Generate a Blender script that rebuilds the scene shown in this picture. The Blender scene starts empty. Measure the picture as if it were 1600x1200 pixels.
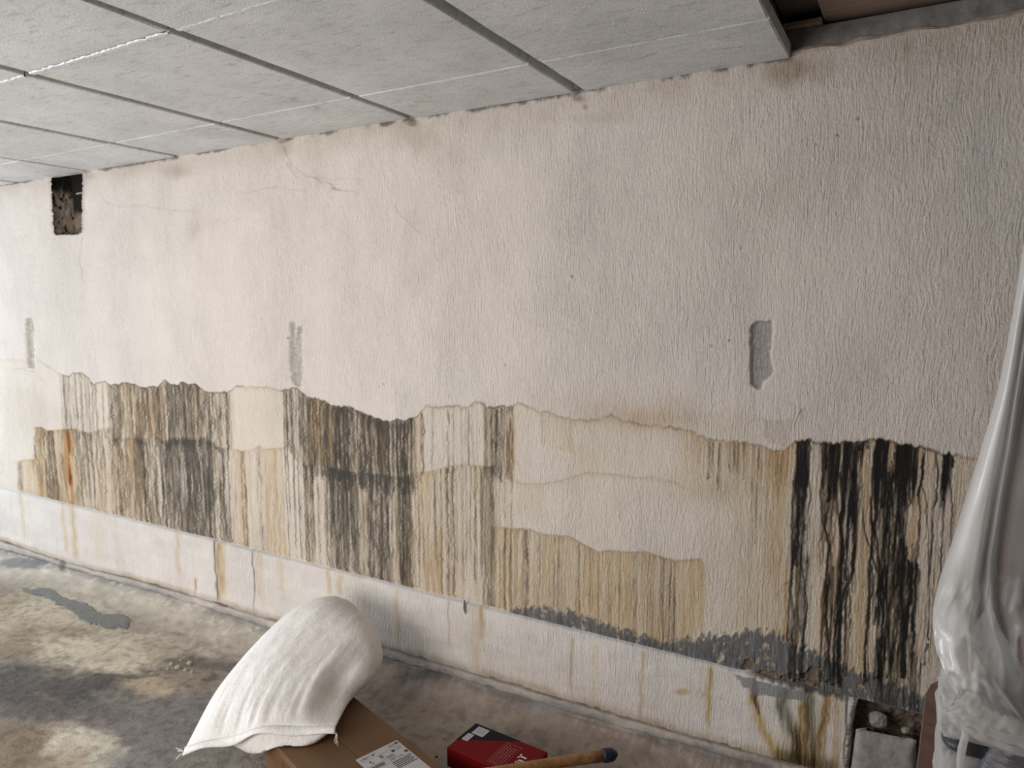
import bpy, math, random
import numpy as np
from mathutils import Vector

rng = np.random.default_rng(7)
random.seed(7)
SC = bpy.context.scene
COL = SC.collection

# ------------------------------------------------------------------ camera
F = 1110.0
PIT = math.atan(124 / F)
YAW = math.atan(639 / math.hypot(F, 124))
CAM = np.array([0.0, -2.43, 1.60])
FW = np.array([-math.sin(YAW) * math.cos(PIT), math.cos(YAW) * math.cos(PIT), -math.sin(PIT)])
RT = np.array([math.cos(YAW), math.sin(YAW), 0.0])
UP = np.cross(RT, FW)
cd = bpy.data.cameras.new('camera')
cam = bpy.data.objects.new('camera', cd)
COL.objects.link(cam)
cam.location = CAM.tolist()
cam.rotation_euler = (math.pi / 2 - PIT, 0, YAW)
cd.sensor_fit = 'HORIZONTAL'
cd.sensor_width = 36.0
cd.lens = 36.0 * F / 1600.0
cd.clip_start = 0.05
SC.camera = cam

# ------------------------------------------------------------------ world, daylight, exposure
W = bpy.data.worlds.new('world')
SC.world = W
W.use_nodes = True
wb = W.node_tree.nodes['Background']
wb.inputs['Color'].default_value = (0.80, 0.88, 1.0, 1)
wb.inputs['Strength'].default_value = 0.8


def area(name, loc, rot, sx, sy, power, color):
    l = bpy.data.lights.new(name, 'AREA')
    l.shape = 'RECTANGLE'
    l.size = sx
    l.size_y = sy
    l.energy = power
    l.color = color
    o = bpy.data.objects.new(name, l)
    COL.objects.link(o)
    o.location = loc
    o.rotation_euler = rot
    return o


# daylight entering through the window openings of the front wall and of the left wall
area('window_daylight_front', (-2.9, -3.42, 1.10), (math.radians(90), 0, 0), 2.4, 1.7, 81, (1.0, 0.945, 0.89))
area('window_daylight_left', (-7.9, -1.9, 1.05), (math.radians(90), 0, math.radians(-90)), 2.6, 1.7, 182, (0.80, 0.905, 1.0))
SC.view_settings.view_transform = 'Standard'
SC.view_settings.look = 'None'
SC.view_settings.gamma = 1.0
SC.view_settings.use_curve_mapping = False
SC.view_settings.exposure = 0.0


# ------------------------------------------------------------------ geometry helpers
def ray(x, y):
    return FW * F + RT * (x - 800.0) - UP * (y - 600.0)


def onY(x, y, Y=0.0):
    d = ray(x, y)
    return CAM + d * ((Y - CAM[1]) / d[1])


def onZ(x, y, Z=0.0):
    d = ray(x, y)
    return CAM + d * ((Z - CAM[2]) / d[2])


def proj(P):
    v = P - CAM
    w = v @ FW
    return 800 + F * (v @ RT) / w, 600 - F * (v @ UP) / w


def srgb(r, g, b):
    f = lambda c: (c / 255 / 12.92) if c / 255 <= 0.04045 else ((c / 255 + 0.055) / 1.055) ** 2.4
    return np.array([f(r), f(g), f(b)])


def link(o, parent=None):
    COL.objects.link(o)
    if parent is not None:
        o.parent = parent
    return o


def tag(o, label=None, cat=None, group=None, kind=None):
    if label: o['label'] = label
    if cat: o['category'] = cat
    if group: o['group'] = group
    if kind: o['kind'] = kind
    return o


def thing(name, label, cat, group=None):
    o = bpy.data.objects.new(name, None)
    link(o)
    o.empty_display_size = 0.05
    return tag(o, label, cat, group)


def mesh_obj(name, verts, faces, mat, parent=None, smooth=False, cols=None):
    me = bpy.data.meshes.new(name)
    me.from_pydata([tuple(map(float, v)) for v in verts], [], [tuple(f) for f in faces])
    me.update()
    if smooth:
        me.polygons.foreach_set('use_smooth', [True] * len(me.polygons))
    if cols is not None:
        a = me.color_attributes.new('Col', 'FLOAT_COLOR', 'POINT')
        c = np.ones((len(verts), 4), np.float32)
        c[:, :3] = cols
        a.data.foreach_set('color', c.ravel())
    me.materials.append(mat)
    return link(bpy.data.objects.new(name, me), parent)


def grid_obj(name, P, mat, cols=None, parent=None, smooth=True, flip=False, close_u=False, keep=None):
    R, C = P.shape[:2]
    n = R * C
    me = bpy.data.meshes.new(name)
    idx = np.arange(n).reshape(R, C)
    if close_u:
        idx = np.concatenate([idx, idx[:, :1]], 1)
    q = np.stack([idx[:-1, :-1], idx[:-1, 1:], idx[1:, 1:], idx[1:, :-1]], -1).reshape(-1, 4)
    if keep is not None:
        q = q[keep.ravel()]
    if flip:
        q = q[:, ::-1]
    nf = len(q)
    me.vertices.add(n)
    me.vertices.foreach_set('co', np.ascontiguousarray(P, np.float32).ravel())
    me.loops.add(nf * 4)
    me.loops.foreach_set('vertex_index', np.ascontiguousarray(q, np.int32).ravel())
    me.polygons.add(nf)
    me.polygons.foreach_set('loop_start', np.arange(nf, dtype=np.int32) * 4)
    me.polygons.foreach_set('loop_total', np.full(nf, 4, np.int32))
    if smooth:
        me.polygons.foreach_set('use_smooth', np.ones(nf, bool))
    me.update(calc_edges=True)
    if cols is not None:
        a = me.color_attributes.new('Col', 'FLOAT_COLOR', 'POINT')
        c = np.ones((n, 4), np.float32)
        c[:, :3] = cols.reshape(-1, 3)
        a.data.foreach_set('color', c.ravel())
    me.materials.append(mat)
    return link(bpy.data.objects.new(name, me), parent)


BOXF = [(0, 3, 2, 1), (4, 5, 6, 7), (0, 1, 5, 4), (1, 2, 6, 5), (2, 3, 7, 6), (3, 0, 4, 7)]


def box_obj(name, lo, hi, mat, parent=None, bevel=0.0):
    (a, b, c), (d, e, f) = lo, hi
    v = [(a, b, c), (d, b, c), (d, e, c), (a, e, c), (a, b, f), (d, b, f), (d, e, f), (a, e, f)]
    o = mesh_obj(name, v, BOXF, mat, parent)
    if bevel:
        m = o.modifiers.new('bevel', 'BEVEL')
        m.width = bevel
        m.segments = 2
    return o


def frame_box(name, org, ex, ey, ez, mat, parent=None, bevel=0.0):
    """box from a corner and three edge vectors"""
    o, x, y, z = (np.array(t, float) for t in (org, ex, ey, ez))
    v = [o, o + x, o + x + y, o + y, o + z, o + x + z, o + x + y + z, o + y + z]
    ob = mesh_obj(name, v, BOXF, mat, parent)
    if bevel:
        m = ob.modifiers.new('bevel', 'BEVEL')
        m.width = bevel
        m.segments = 2
    return ob


def tube(name, pts, rad, mat, parent=None, seg=8):
    pts = [np.array(p, float) for p in pts]
    rad = rad if hasattr(rad, '__len__') else [rad] * len(pts)
    V, Fc = [], []
    up = np.array([0.31, 0.22, 0.92])
    for i, p in enumerate(pts):
        t = pts[min(i + 1, len(pts) - 1)] - pts[max(i - 1, 0)]
        t /= np.linalg.norm(t) + 1e-9
        a = np.cross(t, up); a /= np.linalg.norm(a) + 1e-9
        b = np.cross(t, a)
        for k in range(seg):
            th = 2 * math.pi * k / seg
            V.append(p + rad[i] * (math.cos(th) * a + math.sin(th) * b))
    for i in range(len(pts) - 1):
        for k in range(seg):
            Fc.append((i * seg + k, i * seg + (k + 1) % seg, (i + 1) * seg + (k + 1) % seg, (i + 1) * seg + k))
    Fc.append(tuple(range(seg))[::-1])
    Fc.append(tuple((len(pts) - 1) * seg + k for k in range(seg)))
    return mesh_obj(name, V, Fc, mat, parent, smooth=True)


def ninterp(a, n):
    """smooth upsample of axis 0 to n samples"""
    x = np.linspace(0, a.shape[0] - 1.001, n)
    i = np.floor(x).astype(int)
    f = (x - i)
    f = f * f * (3 - 2 * f)
    f = f.reshape([-1] + [1] * (a.ndim - 1))
    return a[i] * (1 - f) + a[i + 1] * f


def vnoise(R, C, r, c, octs=1, seed=0):
    g = np.random.default_rng(seed)
    out = np.zeros((R, C))
    amp, tot = 1.0, 0.0
    for k in range(octs):
        s = g.random((max(2, int(r) + 2), max(2, int(c) + 2)))
        t = ninterp(s, R)
        t = ninterp(t.T, C).T
        out += amp * t
        tot += amp
        amp *= 0.55
        r *= 2
        c *= 2
    return out / tot


def nz(u, v, seed=0):
    """value noise at arbitrary coordinates (arrays)"""
    g = np.random.default_rng(seed).random((256, 256))
    iu, iv = np.floor(u).astype(int), np.floor(v).astype(int)
    fu, fv = u - iu, v - iv
    fu, fv = fu * fu * (3 - 2 * fu), fv * fv * (3 - 2 * fv)
    a = g[iu % 256, iv % 256]; b = g[(iu + 1) % 256, iv % 256]
    c = g[iu % 256, (iv + 1) % 256]; d = g[(iu + 1) % 256, (iv + 1) % 256]
    return (a * (1 - fu) + b * fu) * (1 - fv) + (c * (1 - fu) + d * fu) * fv


def fbm(u, v, seed=0, o=4):
    t = 0; a = 1; s = 0
    for k in range(o):
        t = t + a * nz(u * 2 ** k, v * 2 ** k, seed + k); s += a; a *= .55
    return t / s


def sstep(a, b, x):
    t = np.clip((x - a) / (b - a), 0, 1)
    return t * t * (3 - 2 * t)


def blur(a, k, ax):
    if k < 1: return a
    ker = np.exp(-0.5 * (np.arange(-3 * k, 3 * k + 1) / k) ** 2)
    ker /= ker.sum()
    return np.apply_along_axis(lambda m: np.convolve(np.pad(m, 3 * k, mode='edge'), ker, 'valid'), ax, a)


def inpoly(PX, PY, poly):
    ins = np.zeros(PX.shape, bool)
    n = len(poly)
    for i in range(n):
        x0, y0 = poly[i]; x1, y1 = poly[(i + 1) % n]
        if y0 == y1: continue
        c = ((PY >= y0) != (PY >= y1)) & (PX < (x1 - x0) * (PY - y0) / (y1 - y0) + x0)
        ins ^= c
    return ins


# ------------------------------------------------------------------ material helpers
class NT:
    def __init__(s, name):
        s.m = bpy.data.materials.new(name)
        s.m.use_nodes = True
        s.t = s.m.node_tree
        s.b = s.t.nodes['Principled BSDF']
        s.out = s.t.nodes['Material Output']

    def n(s, typ, **kw):
        o = s.t.nodes.new(typ)
        for k, v in kw.items(): setattr(o, k, v)
        return o

    def l(s, a, b): s.t.links.new(a, b)

    def set(s, **kw):
        for k, v in kw.items():
            s.b.inputs[k.replace('_', ' ')].default_value = v

    def coord(s, scale=(1, 1, 1), kind='Object'):
        t = s.n('ShaderNodeTexCoord')
        m = s.n('ShaderNodeMapping')
        m.inputs['Scale'].default_value = scale
        s.l(t.outputs[kind], m.inputs['Vector'])
        return m.outputs['Vector']

    def noise(s, vec, scale, detail=4, rough=0.55, dist=0.0):
        o = s.n('ShaderNodeTexNoise')
        o.inputs['Scale'].default_value = scale
        o.inputs['Detail'].default_value = detail
        o.inputs['Roughness'].default_value = rough
        o.inputs['Distortion'].default_value = dist
        s.l(vec, o.inputs['Vector'])
        return o.outputs['Fac']

    def ramp(s, fac, stops):
        r = s.n('ShaderNodeValToRGB')
        els = r.color_ramp.elements
        while len(els) < len(stops): els.new(0.5)
        for e, (p, c) in zip(els, stops):
            e.position = p
            e.color = (c[0], c[1], c[2], 1) if hasattr(c, '__len__') else (c, c, c, 1)
        s.l(fac, r.inputs['Fac'])
        return r.outputs['Color']

    def mix(s, a, b, fac, typ='MIX'):
        m = s.n('ShaderNodeMix', data_type='RGBA', blend_type=typ)
        for v, i in ((fac, 0), (a, 6), (b, 7)):
            if hasattr(v, 'links'): s.l(v, m.inputs[i])
            elif i == 0: m.inputs[0].default_value = v
            else: m.inputs[i].default_value = (*v[:3], 1)
        return m.outputs[2]

    def math(s, op, a, b=0.0):
        m = s.n('ShaderNodeMath', operation=op)
        for v, i in ((a, 0), (b, 1)):
            if hasattr(v, 'links'): s.l(v, m.inputs[i])
            else: m.inputs[i].default_value = v
        return m.outputs[0]

    def bump(s, h, strength, dist, prev=None):
        b = s.n('ShaderNodeBump')
        b.inputs['Strength'].default_value = strength
        b.inputs['Distance'].default_value = dist
        s.l(h, b.inputs['Height'])
        if prev is not None: s.l(prev, b.inputs['Normal'])
        return b.outputs['Normal']


def simple(name, col, rough=0.7, var=0.15, nscale=30, bump=0.15, bdist=0.002, stretch=(1, 1, 1), spec=0.4):
    N = NT(name)
    v = N.coord(stretch)
    f = N.noise(v, nscale, 5)
    c = np.array(col)
    N.l(N.ramp(f, [(0.3, c * (1 - var)), (0.7, np.minimum(c * (1 + var), 1))]), N.b.inputs['Base Color'])
    N.set(Roughness=rough)
    N.b.inputs['Specular IOR Level'].default_value = spec
    if bump:
        N.l(N.bump(N.noise(v, nscale * 3, 4), bump, bdist), N.b.inputs['Normal'])
    return N.m


def vcol_base(N, mott=0.08, mscale=9.0, speck=0.06):
    a = N.n('ShaderNodeVertexColor', layer_name='Col')
    v = N.coord()
    f = N.noise(v, mscale, 6, 0.6)
    c = N.mix(a.outputs['Color'], N.ramp(f, [(0.25, 1 - mott), (0.75, 1 + 0.0)]), 1.0, 'MULTIPLY')
    g = N.noise(v, 260, 3, 0.7)
    c = N.mix(c, N.ramp(g, [(0.3, 1 - speck), (0.7, 1.0)]), 1.0, 'MULTIPLY')
    return c, v


def plaster_mat(name, depth=1.0):
    """brushed-on lime plaster: vertical, slightly wandering brush ridges"""
    N = NT(name)
    c, v = vcol_base(N, 0.08, 6.0, 0.16)
    N.l(c, N.b.inputs['Base Color'])
    N.set(Roughness=0.85)
    N.b.inputs['Specular IOR Level'].default_value = 0.2
    # wander the ridges sideways with a slow noise
    sep = N.n('ShaderNodeSeparateXYZ'); N.l(v, sep.inputs[0])
    w1 = N.math('MULTIPLY', N.math('SUBTRACT', N.noise(N.coord((1, 1, 0.8)), 5.0, 2), 0.5), 0.07)
    w2 = N.math('MULTIPLY', N.math('SUBTRACT', N.noise(N.coord((1, 1, 0.6)), 24.0, 2), 0.5), 0.010)
    x = N.math('ADD', sep.outputs[0], N.math('ADD', w1, w2))
    cmb = N.n('ShaderNodeCombineXYZ')
    N.l(x, cmb.inputs[0])
    N.l(N.math('MULTIPLY', sep.outputs[2], 0.075), cmb.inputs[2])
    N.l(N.math('MULTIPLY', sep.outputs[1], 0.2), cmb.inputs[1])
    ridges = N.noise(cmb.outputs[0], 170.0, 4, 0.6)
    ridges = N.math('MULTIPLY', ridges, N.ramp(N.noise(N.coord((1, 1, 0.5)), 3.2, 3), [(0.35, 0.35), (0.62, 1.0)]))
    n1 = N.bump(ridges, 1.0, 0.0080 * depth)
    n2 = N.bump(N.noise(N.coord((1, 1, 0.5)), 130, 5, 0.65), 0.9, 0.0062 * depth, n1)
    n3 = N.bump(N.noise(v, 9, 3), 0.6, 0.010 * depth, n2)
    N.l(n3, N.b.inputs['Normal'])
    return N.m


# ------------------------------------------------------------------ the stained wall (wall_back)
ZLEDGE, ZTOP = 0.345, 2.372
Cn = 1230
pxs = np.linspace(-28, 1612, Cn)
U = np.array([onY(x, 700)[0] for x in pxs])
U = np.concatenate([np.linspace(-8.0, U[0] - 0.05, 12), U, np.linspace(U[-1] + 0.05, 2.6, 10)])
Cn = len(U)
Rn = 700
Zr = np.linspace(ZTOP, ZLEDGE - 0.004, Rn)       # row 0 at the top
Rn = len(Zr)
DZ = Zr[5] - Zr[6]
G = np.zeros((Rn, Cn, 3))
G[..., 0] = U[None, :]
G[..., 2] = Zr[:, None]
PX, PY = proj(G)
CI = np.arange(Cn)


def colof(x, y):
    return np.interp(onY(x, y)[0], U, CI)


def zof(x, y):
    return onY(x, y)[2]


def line_z(pts):
    """tide mark as height per column"""
    q = np.array([onY(x, y) for x, y in pts])
    o = np.argsort(q[:, 0])
    return np.interp(U, q[o, 0], q[o, 2])


L1 = line_z([(-40, 560), (65, 563), (78, 573), (97, 585), (110, 588), (115, 583), (130, 583), (140, 592), (148, 602), (155, 598), (165, 597),
             (175, 603), (190, 600), (200, 598), (210, 600), (220, 606), (232, 606), (240, 603), (245, 606), (252, 600), (258, 594),
             (265, 600), (272, 603), (280, 601), (288, 597), (296, 603), (301, 601), (306, 601), (313, 607), (320, 612), (345, 613), (358, 612), (370, 604),
             (400, 605), (420, 605), (435, 611), (450, 608), (462, 606), (475, 614), (482, 621), (500, 624), (520, 634), (550, 637),
             (558, 643), (565, 645), (575, 650), (585, 652), (600, 657), (612, 660), (622, 655), (632, 658), (645, 653), (655, 648),
             (668, 633), (680, 637), (700, 634), (715, 635), (730, 637), (748, 628), (760, 635), (775, 637), (800, 634), (812, 630),
             (830, 637), (846, 645), (855, 643), (880, 653), (920, 658), (940, 655), (955, 649), (975, 658), (1010, 664),
             (1050, 668), (1080, 673), (1105, 686), (1140, 690), (1170, 693), (1190, 697), (1210, 705), (1225, 704), (1243, 690),
             (1255, 687), (1270, 690), (1290, 692), (1305, 695), (1320, 691), (1330, 693), (1345, 690), (1360, 688), (1375, 685),
             (1390, 688), (1400, 694), (1430, 697), (1450, 702), (1470, 709), (1490, 711), (1520, 716), (1640, 735)])
L2 = line_z([(-40, 725), (31, 721), (33, 719), (54, 718), (55, 668), (65, 667), (75, 673), (100, 671), (120, 670), (140, 677), (160, 670),
             (173, 668), (177, 682), (190, 684), (213, 685), (225, 690), (238, 680), (250, 685), (262, 692), (275, 686), (300, 688),
             (320, 684), (345, 700), (362, 700), (380, 705), (395, 702), (407, 695), (413, 702), (440, 700), (460, 697),
             (478, 726), (500, 725), (545, 737), (600, 741), (630, 745), (645, 740), (680, 735), (700, 728), (730, 725), (755, 729),
             (790, 728), (800, 745), (815, 755), (850, 756), (880, 750), (920, 738), (950, 740), (1000, 747), (1020, 745),
             (1060, 755), (1085, 770), (1105, 778), (1125, 780), (1150, 790), (1640, 900)])
L3 = line_z([(-40, 700), (768, 822), (800, 826), (825, 826), (850, 835), (890, 838), (915, 852), (935, 862), (955, 860), (985, 863),
             (1010, 862), (1055, 876), (1095, 873), (1105, 885), (1640, 1000)])
ragged = (vnoise(1, Cn, 1, 330, 2, 3)[0] - .5) * 0.014
L1 = L1 + ragged
ZZ = np.repeat(Zr[:, None], Cn, 1)

K = np.zeros((Rn, Cn))      # dark deposit
T = np.zeros((Rn, Cn))      # tan wash
B = np.zeros((Rn, Cn))      # brown
RU = np.zeros((Rn, Cn))     # rust


def zref(y, cols, x):
    if isinstance(y, str):
        base = {'1': L1, '2': L2, '3': L3}[y[0]][cols]
        return base - (float(y[1:]) if len(y) > 1 else 0.0)
    if y is None:
        return np.full(len(cols), ZLEDGE)
    return np.full(len(cols), zof(x, y))


_cc, _zz = np.meshgrid(np.arange(Cn, dtype=float), Zr)
_w = 9 * (fbm(_cc * .012 + 3, _zz * 2.2 + 3, 14, 3) - .5) + 5 * (nz(_cc * .05 + 3, _zz * 14 + 3, 15) - .5) + 1.6 * (nz(_cc * .3 + 3, _zz * 60 + 3, 16) - .5)
STR1 = .6 * nz((_cc + _w) * .42 + 5, _zz * 3.5 + 5, 11) + .4 * nz((_cc + _w) * .85 + 9, _zz * 9 + 5, 17)
CRISP = sstep(.40, .60, .55 * nz((_cc + _w) * .62 + 15, _zz * 3 + 5, 18) + .45 * nz((_cc + _w * 1.1) * .30 + 45, _zz * 5 + 5, 19))
STR2 = vnoise(Rn, Cn, 40, Cn / 2.4, 1, 12)
CLOUD = vnoise(Rn, Cn, 16, 70, 3, 13)


def fill(A, x0, x1, d, y0='1', y1=None, yr=650, soft=1.2, streak=0.7, fade=0.012, tail=0.0):
    c0, c1 = colof(x0, yr), colof(x1, yr)
    ci = np.arange(max(0, int(c0) - 6), min(Cn, int(c1) + 7))
    if len(ci) == 0: return
    zt = zref(y0, ci, (x0 + x1) / 2)
    zb = zref(y1, ci, (x0 + x1) / 2)
    if tail:
        zb = zb + tail * (nz(ci * 0.55, ci * 0 + x0, 5) - 0.5)
    cc = ci[None, :] + (STR2[:, ci] - .5) * 3.0
    prof = sstep(c0 - soft, c0 + soft, cc) * (1 - sstep(c1 - soft, c1 + soft, cc))
    z = ZZ[:, ci]
    if not isinstance(y0, str) and y0 is not None:
        zt = zt + .10 * (nz(ci * .45, ci * 0 + x0, 6) - .5)
        m = sstep(zt + .035, zt - .035, z)
    else:
        m = sstep(zt + 0.004, zt - 0.002, z)
    m = m * (sstep(zb - fade, zb + fade, z) if y1 is not None else 1.0)
    tex = (1 - streak) + streak * (CRISP[:, ci] * 1.5 + .25 * STR1[:, ci])
    A[:, ci] += d * prof * m * tex


def drip(A, c, zt, zb, d, w, wander=1.0, seed=None, taper=True, path=None):
    """one run of dirty water wandering down the wall (c, w in columns)"""
    r0 = int(np.searchsorted(-Zr, -zt)); r1 = int(np.searchsorted(-Zr, -zb))
    r0, r1 = max(0, r0), min(Rn, r1)
    n = r1 - r0
    if n < 3: return
    if path is None:
        k = max(3, n // 9)
        st = rng.normal(0, 1, k + 2) * 0.62
        walk = np.cumsum(st) * 0.55
        walk -= walk[0]
        walk *= wander
        jit = ninterp(rng.normal(0, .5, max(3, n // 3) + 2), n) * min(wander, 1.0) * .8
        cc = c + ninterp(walk, n) - np.linspace(0, 1, n) * walk[-1] * 0.65 + jit
    else:
        cc = path
    ww = w * (0.65 + 0.7 * ninterp(rng.random(max(3, n // 12) + 2), n))
    dd = d * (0.35 + 1.1 * ninterp(rng.random(max(3, n // 14) + 2), n))
    if taper:
        dd = dd * sstep(1.02, 0.75, np.linspace(0, 1, n))
    rows = np.arange(r0, r1)
    h = int(math.ceil(w * 2.2)) + 1
    base = np.round(cc).astype(int)
    for k in range(-h, h + 1):
        ii = base + k
        ok = (ii >= 0) & (ii < Cn)
        g = dd * np.exp(-0.5 * ((ii - cc) / (0.5 * ww + 0.12)) ** 2)
        A[rows[ok], ii[ok]] = np.maximum(A[rows[ok], ii[ok]], 0) + g[ok]


def runs(x0, x1, dens, y0='1', y1=None, yr=650, w=1.0, d=1.0, wander=1.0, A=None, spread=0.25, taper=True, tstart=0.01):
    """many separate runs between two pixel columns"""
    A = K if A is None else A
    c0, c1 = colof(x0, yr), colof(x1, yr)
    n = max(1, int(round(dens * (c1 - c0))))
    for i in range(n):
        c = c0 + (c1 - c0) * (i + rng.random()) / n
        ci = np.array([int(np.clip(c, 0, Cn - 1))])
        zt = float(zref(y0, ci, (x0 + x1) / 2)[0]) - rng.random() * tstart
        zb = float(zref(y1, ci, (x0 + x1) / 2)[0])
        tp_ = taper and rng.random() < .35
        if tp_: zb = zb + (zt - zb) * spread * rng.random() ** 2
        elif y1 is not None: zb = zb - .05 * rng.random()
        if not isinstance(y0, str): zt += .08 * (rng.random() - .5)
        drip(A, c, zt, zb, d * (0.4 + 1.0 * rng.random()), w * (0.7 + 0.7 * rng.random()), wander, taper=tp_)


def traced(pts, d, w, A=None):
    """a run traced from the photograph (pixels) and laid on the wall"""
    q = np.array([onY(x, y) for x, y in pts])
    c = np.interp(q[:, 0], U, CI)
    zt, zb = q[0, 2], q[-1, 2]
    r0 = max(0, int(np.searchsorted(-Zr, -zt))); r1 = min(Rn, int(np.searchsorted(-Zr, -zb)))
    if r1 - r0 < 3: return
    path = np.interp(-Zr[r0:r1], -q[:, 2], c) + ninterp(rng.normal(0, .5, max(3, (r1 - r0) // 5) + 2), r1 - r0)
    drip(K if A is None else A, 0, zt, zb, d, w, taper=False, path=path)


def smear(x0, x1, d, y0='1', y1=None, yr=650, lines=0.6, w=1.0, soft=0.42, wander=1.0, ld=1.1, tail=0.05):
    """a stained strip: soft deposit plus its runs"""
    fill(K, x0, x1, d * soft, y0, y1, yr, tail=tail)
    runs(x0, x1, min(0.95, lines * min(1.0, d + .15)), y0, y1, yr, w, ld * (0.55 + 0.45 * min(d, 1.5)), wander)


# --- tan washes
for a in [(96, 172, .25, '1', '2', 640), (172, 360, .75, '1', '2', 650), (360, 460, .22, '1', '2', 650), (470, 520, .95, '1', '2', 670),
          (520, 660, .75, '1', '2', 670), (660, 757, .10, '1', '2', 670), (757, 805, .55, '1', '2', 670),
          (805, 830, .12, '1', '2', 690), (845, 905, .38, '1', '10.13', 690), (905, 1100, .12, '1', '2', 690)]:
    fill(T, *a[:3], y0=a[3], y1=a[4], yr=a[5], soft=3, streak=.4)
for a in [(31, 55, .9), (55, 118, 1.35), (118, 175, .95), (175, 235, 1.1), (235, 345, .55), (345, 372, .4), (372, 386, .9), (386, 411, .28), (411, 446, .95),
          (446, 476, .15), (476, 492, 1.0), (492, 512, .35), (512, 625, .6), (622, 700, .85), (700, 768, .62), (768, 800, .45)]:
    fill(T, *a[:3], y0='2', y1=None, yr=770, soft=1.6, streak=.5)
fill(T, 800, 850, .35, '2', '20.14', 780, 6, .3, fade=.06)
fill(T, 850, 1010, .10, '2', '3', 790, 20, .3)
fill(T, 768, 1103, 1.0, '3', None, 880, 3, .45)
fill(T, 900, 1103, .30, '3', None, 880, 10, .2)
fill(T, 1060, 1245, .45, '1', '10.16', 700, 14, .5, fade=.07)
fill(T, 1150, 1245, .40, '1', None, 760, 20, .5)
fill(B, 1085, 1240, .14, '1', '10.10', 700, 8, .8, fade=.05)
fill(T, 1103, 1240, .18, 800, None, 880, 12, .4)
fill(T, 1200, 1300, .45, '1', None, 860, 8, .6)
fill(T, 1284, 1520, .42, '1', None, 800, 6, .5)
fill(B, 1284, 1450, .22, '1', None, 800, 6, .9)
fill(B, 1205, 1250, .18, 880, None, 930, 4, .9)
fill(T, 960, 1075, .25, 930, None, 960, 8, .4, fade=.05)

# --- left group, upper band
for a in [(98, 113, .22), (113, 146, .32), (146, 152, .4), (152, 171, .08), (172, 186, .8), (186, 196, .55), (196, 201, .3), (201, 212, .10), (212, 226, .80),
          (226, 250, .55), (250, 253, .4), (253, 262, .06), (262, 300, 1.25), (300, 319, .95), (319, 336, 1.10), (336, 345, .45), (345, 358, .95),
          (358, 366, .25), (446, 460, .40), (463, 470, .10), (470, 482, .65)]:
    smear(*a, '1', '20.02', 650, lines=.55, w=1.0, tail=.03)
for x in (205, 246, 259, 450, 456): runs(x, x + 3, .4, '1', '2', 650, .9, .9)
runs(98, 112, .45, '1', '2', 640, .7, .5, .5)
fill(K, 172, 358, .22, '1', '2', 650, 4, .9)
# brown crest inside the dark group
fill(B, 300, 316, .4, '1', '2', 650, 2)
fill(B, 212, 250, .2, '1', '2', 650, 2)
# dark sill of deposit where the second wash starts
for a in [(214, 236, .5), (258, 275, .9), (275, 345, .6)]:
    fill(K, *a, y0='2-.012', y1='20.03', yr=690, soft=2, streak=.6, fade=.02)
# --- left group, lower band
for a in [(30, 39, .30), (55, 75, .22), (75, 90, .95), (90, 104, .35), (118, 140, .35), (140, 150, .65), (150, 166, .40), (166, 176, .10), (176, 186, .55),
          (186, 215, .50), (215, 236, 1.05), (236, 256, .62), (256, 285, 1.05), (285, 336, 1.30), (336, 345, .55), (345, 360, .90), (360, 373, .18)]:
    smear(*a, '2', None, 770, lines=.55, w=1.05, tail=.02, soft=.5)
fill(K, 272, 336, .35, '2', None, 770, 3, .5)
fill(K, 372, 446, .05, '2', None, 770, 3, .5)
runs(379, 385, .35, '2', None, 780, 1.0, 1.0)
runs(408, 413, .3, '2', None, 780, .8, .6)
runs(386, 446, .14, '2', None, 780, .7, .35)
runs(446, 476, .28, '1', None, 760, .9, 1.1, .8)
fill(B, 55, 118, .22, '2', None, 740, 3, .6)
fill(B, 172, 260, .18, '1', '2', 650, 3, .6)
fill(B, 175, 240, .16, '2', None, 760, 3, .6)
fill(RU, 108, 113, .95, '2', None, 730, 1.0, .7)
fill(RU, 112, 117, .8, 745, None, 770, 1.2, .5)
fill(RU, 102, 119, .14, '2', None, 730, 2, .5)

# --- middle group, upper band
for a in [(470, 482, .55), (482, 500, .75), (500, 520, .85), (520, 546, 1.75), (546, 556, .75), (556, 580, 1.55), (580, 593, .95), (593, 640, 1.85), (640, 650, .85)]:
    smear(*a, '1', '20.05', 680, lines=.6, w=1.15, ld=1.2, tail=.04)
fill(B, 482, 520, .30, '1', '2', 680, 3)
fill(B, 578, 600, .22, '1', '2', 680, 3)
for a in [(520, 545, .5), (556, 645, .5)]:
    fill(K, *a, y0='1', y1='10.06', yr=660, soft=2, streak=.5, fade=.03)
runs(650, 664, .42, '1', '2', 690, 1.0, .9, 1.6)
for x, d in [(677, .6), (701, 1.1), (708, .8), (722, .9), (727, .7), (733, .9), (738, .5), (745, .4), (693, .3)]:
    runs(x, x + 2, .5, '1', '2', 690, 1.0, d, 1.1)
for a in [(757, 768, .55), (768, 781, 1.5), (781, 790, .65), (790, 803, .55)]:
    smear(*a, '1', '20.04', 690, lines=.5, w=1.1, tail=.04)
fill(B, 784, 803, .28, '1', '2', 690, 2)
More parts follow.
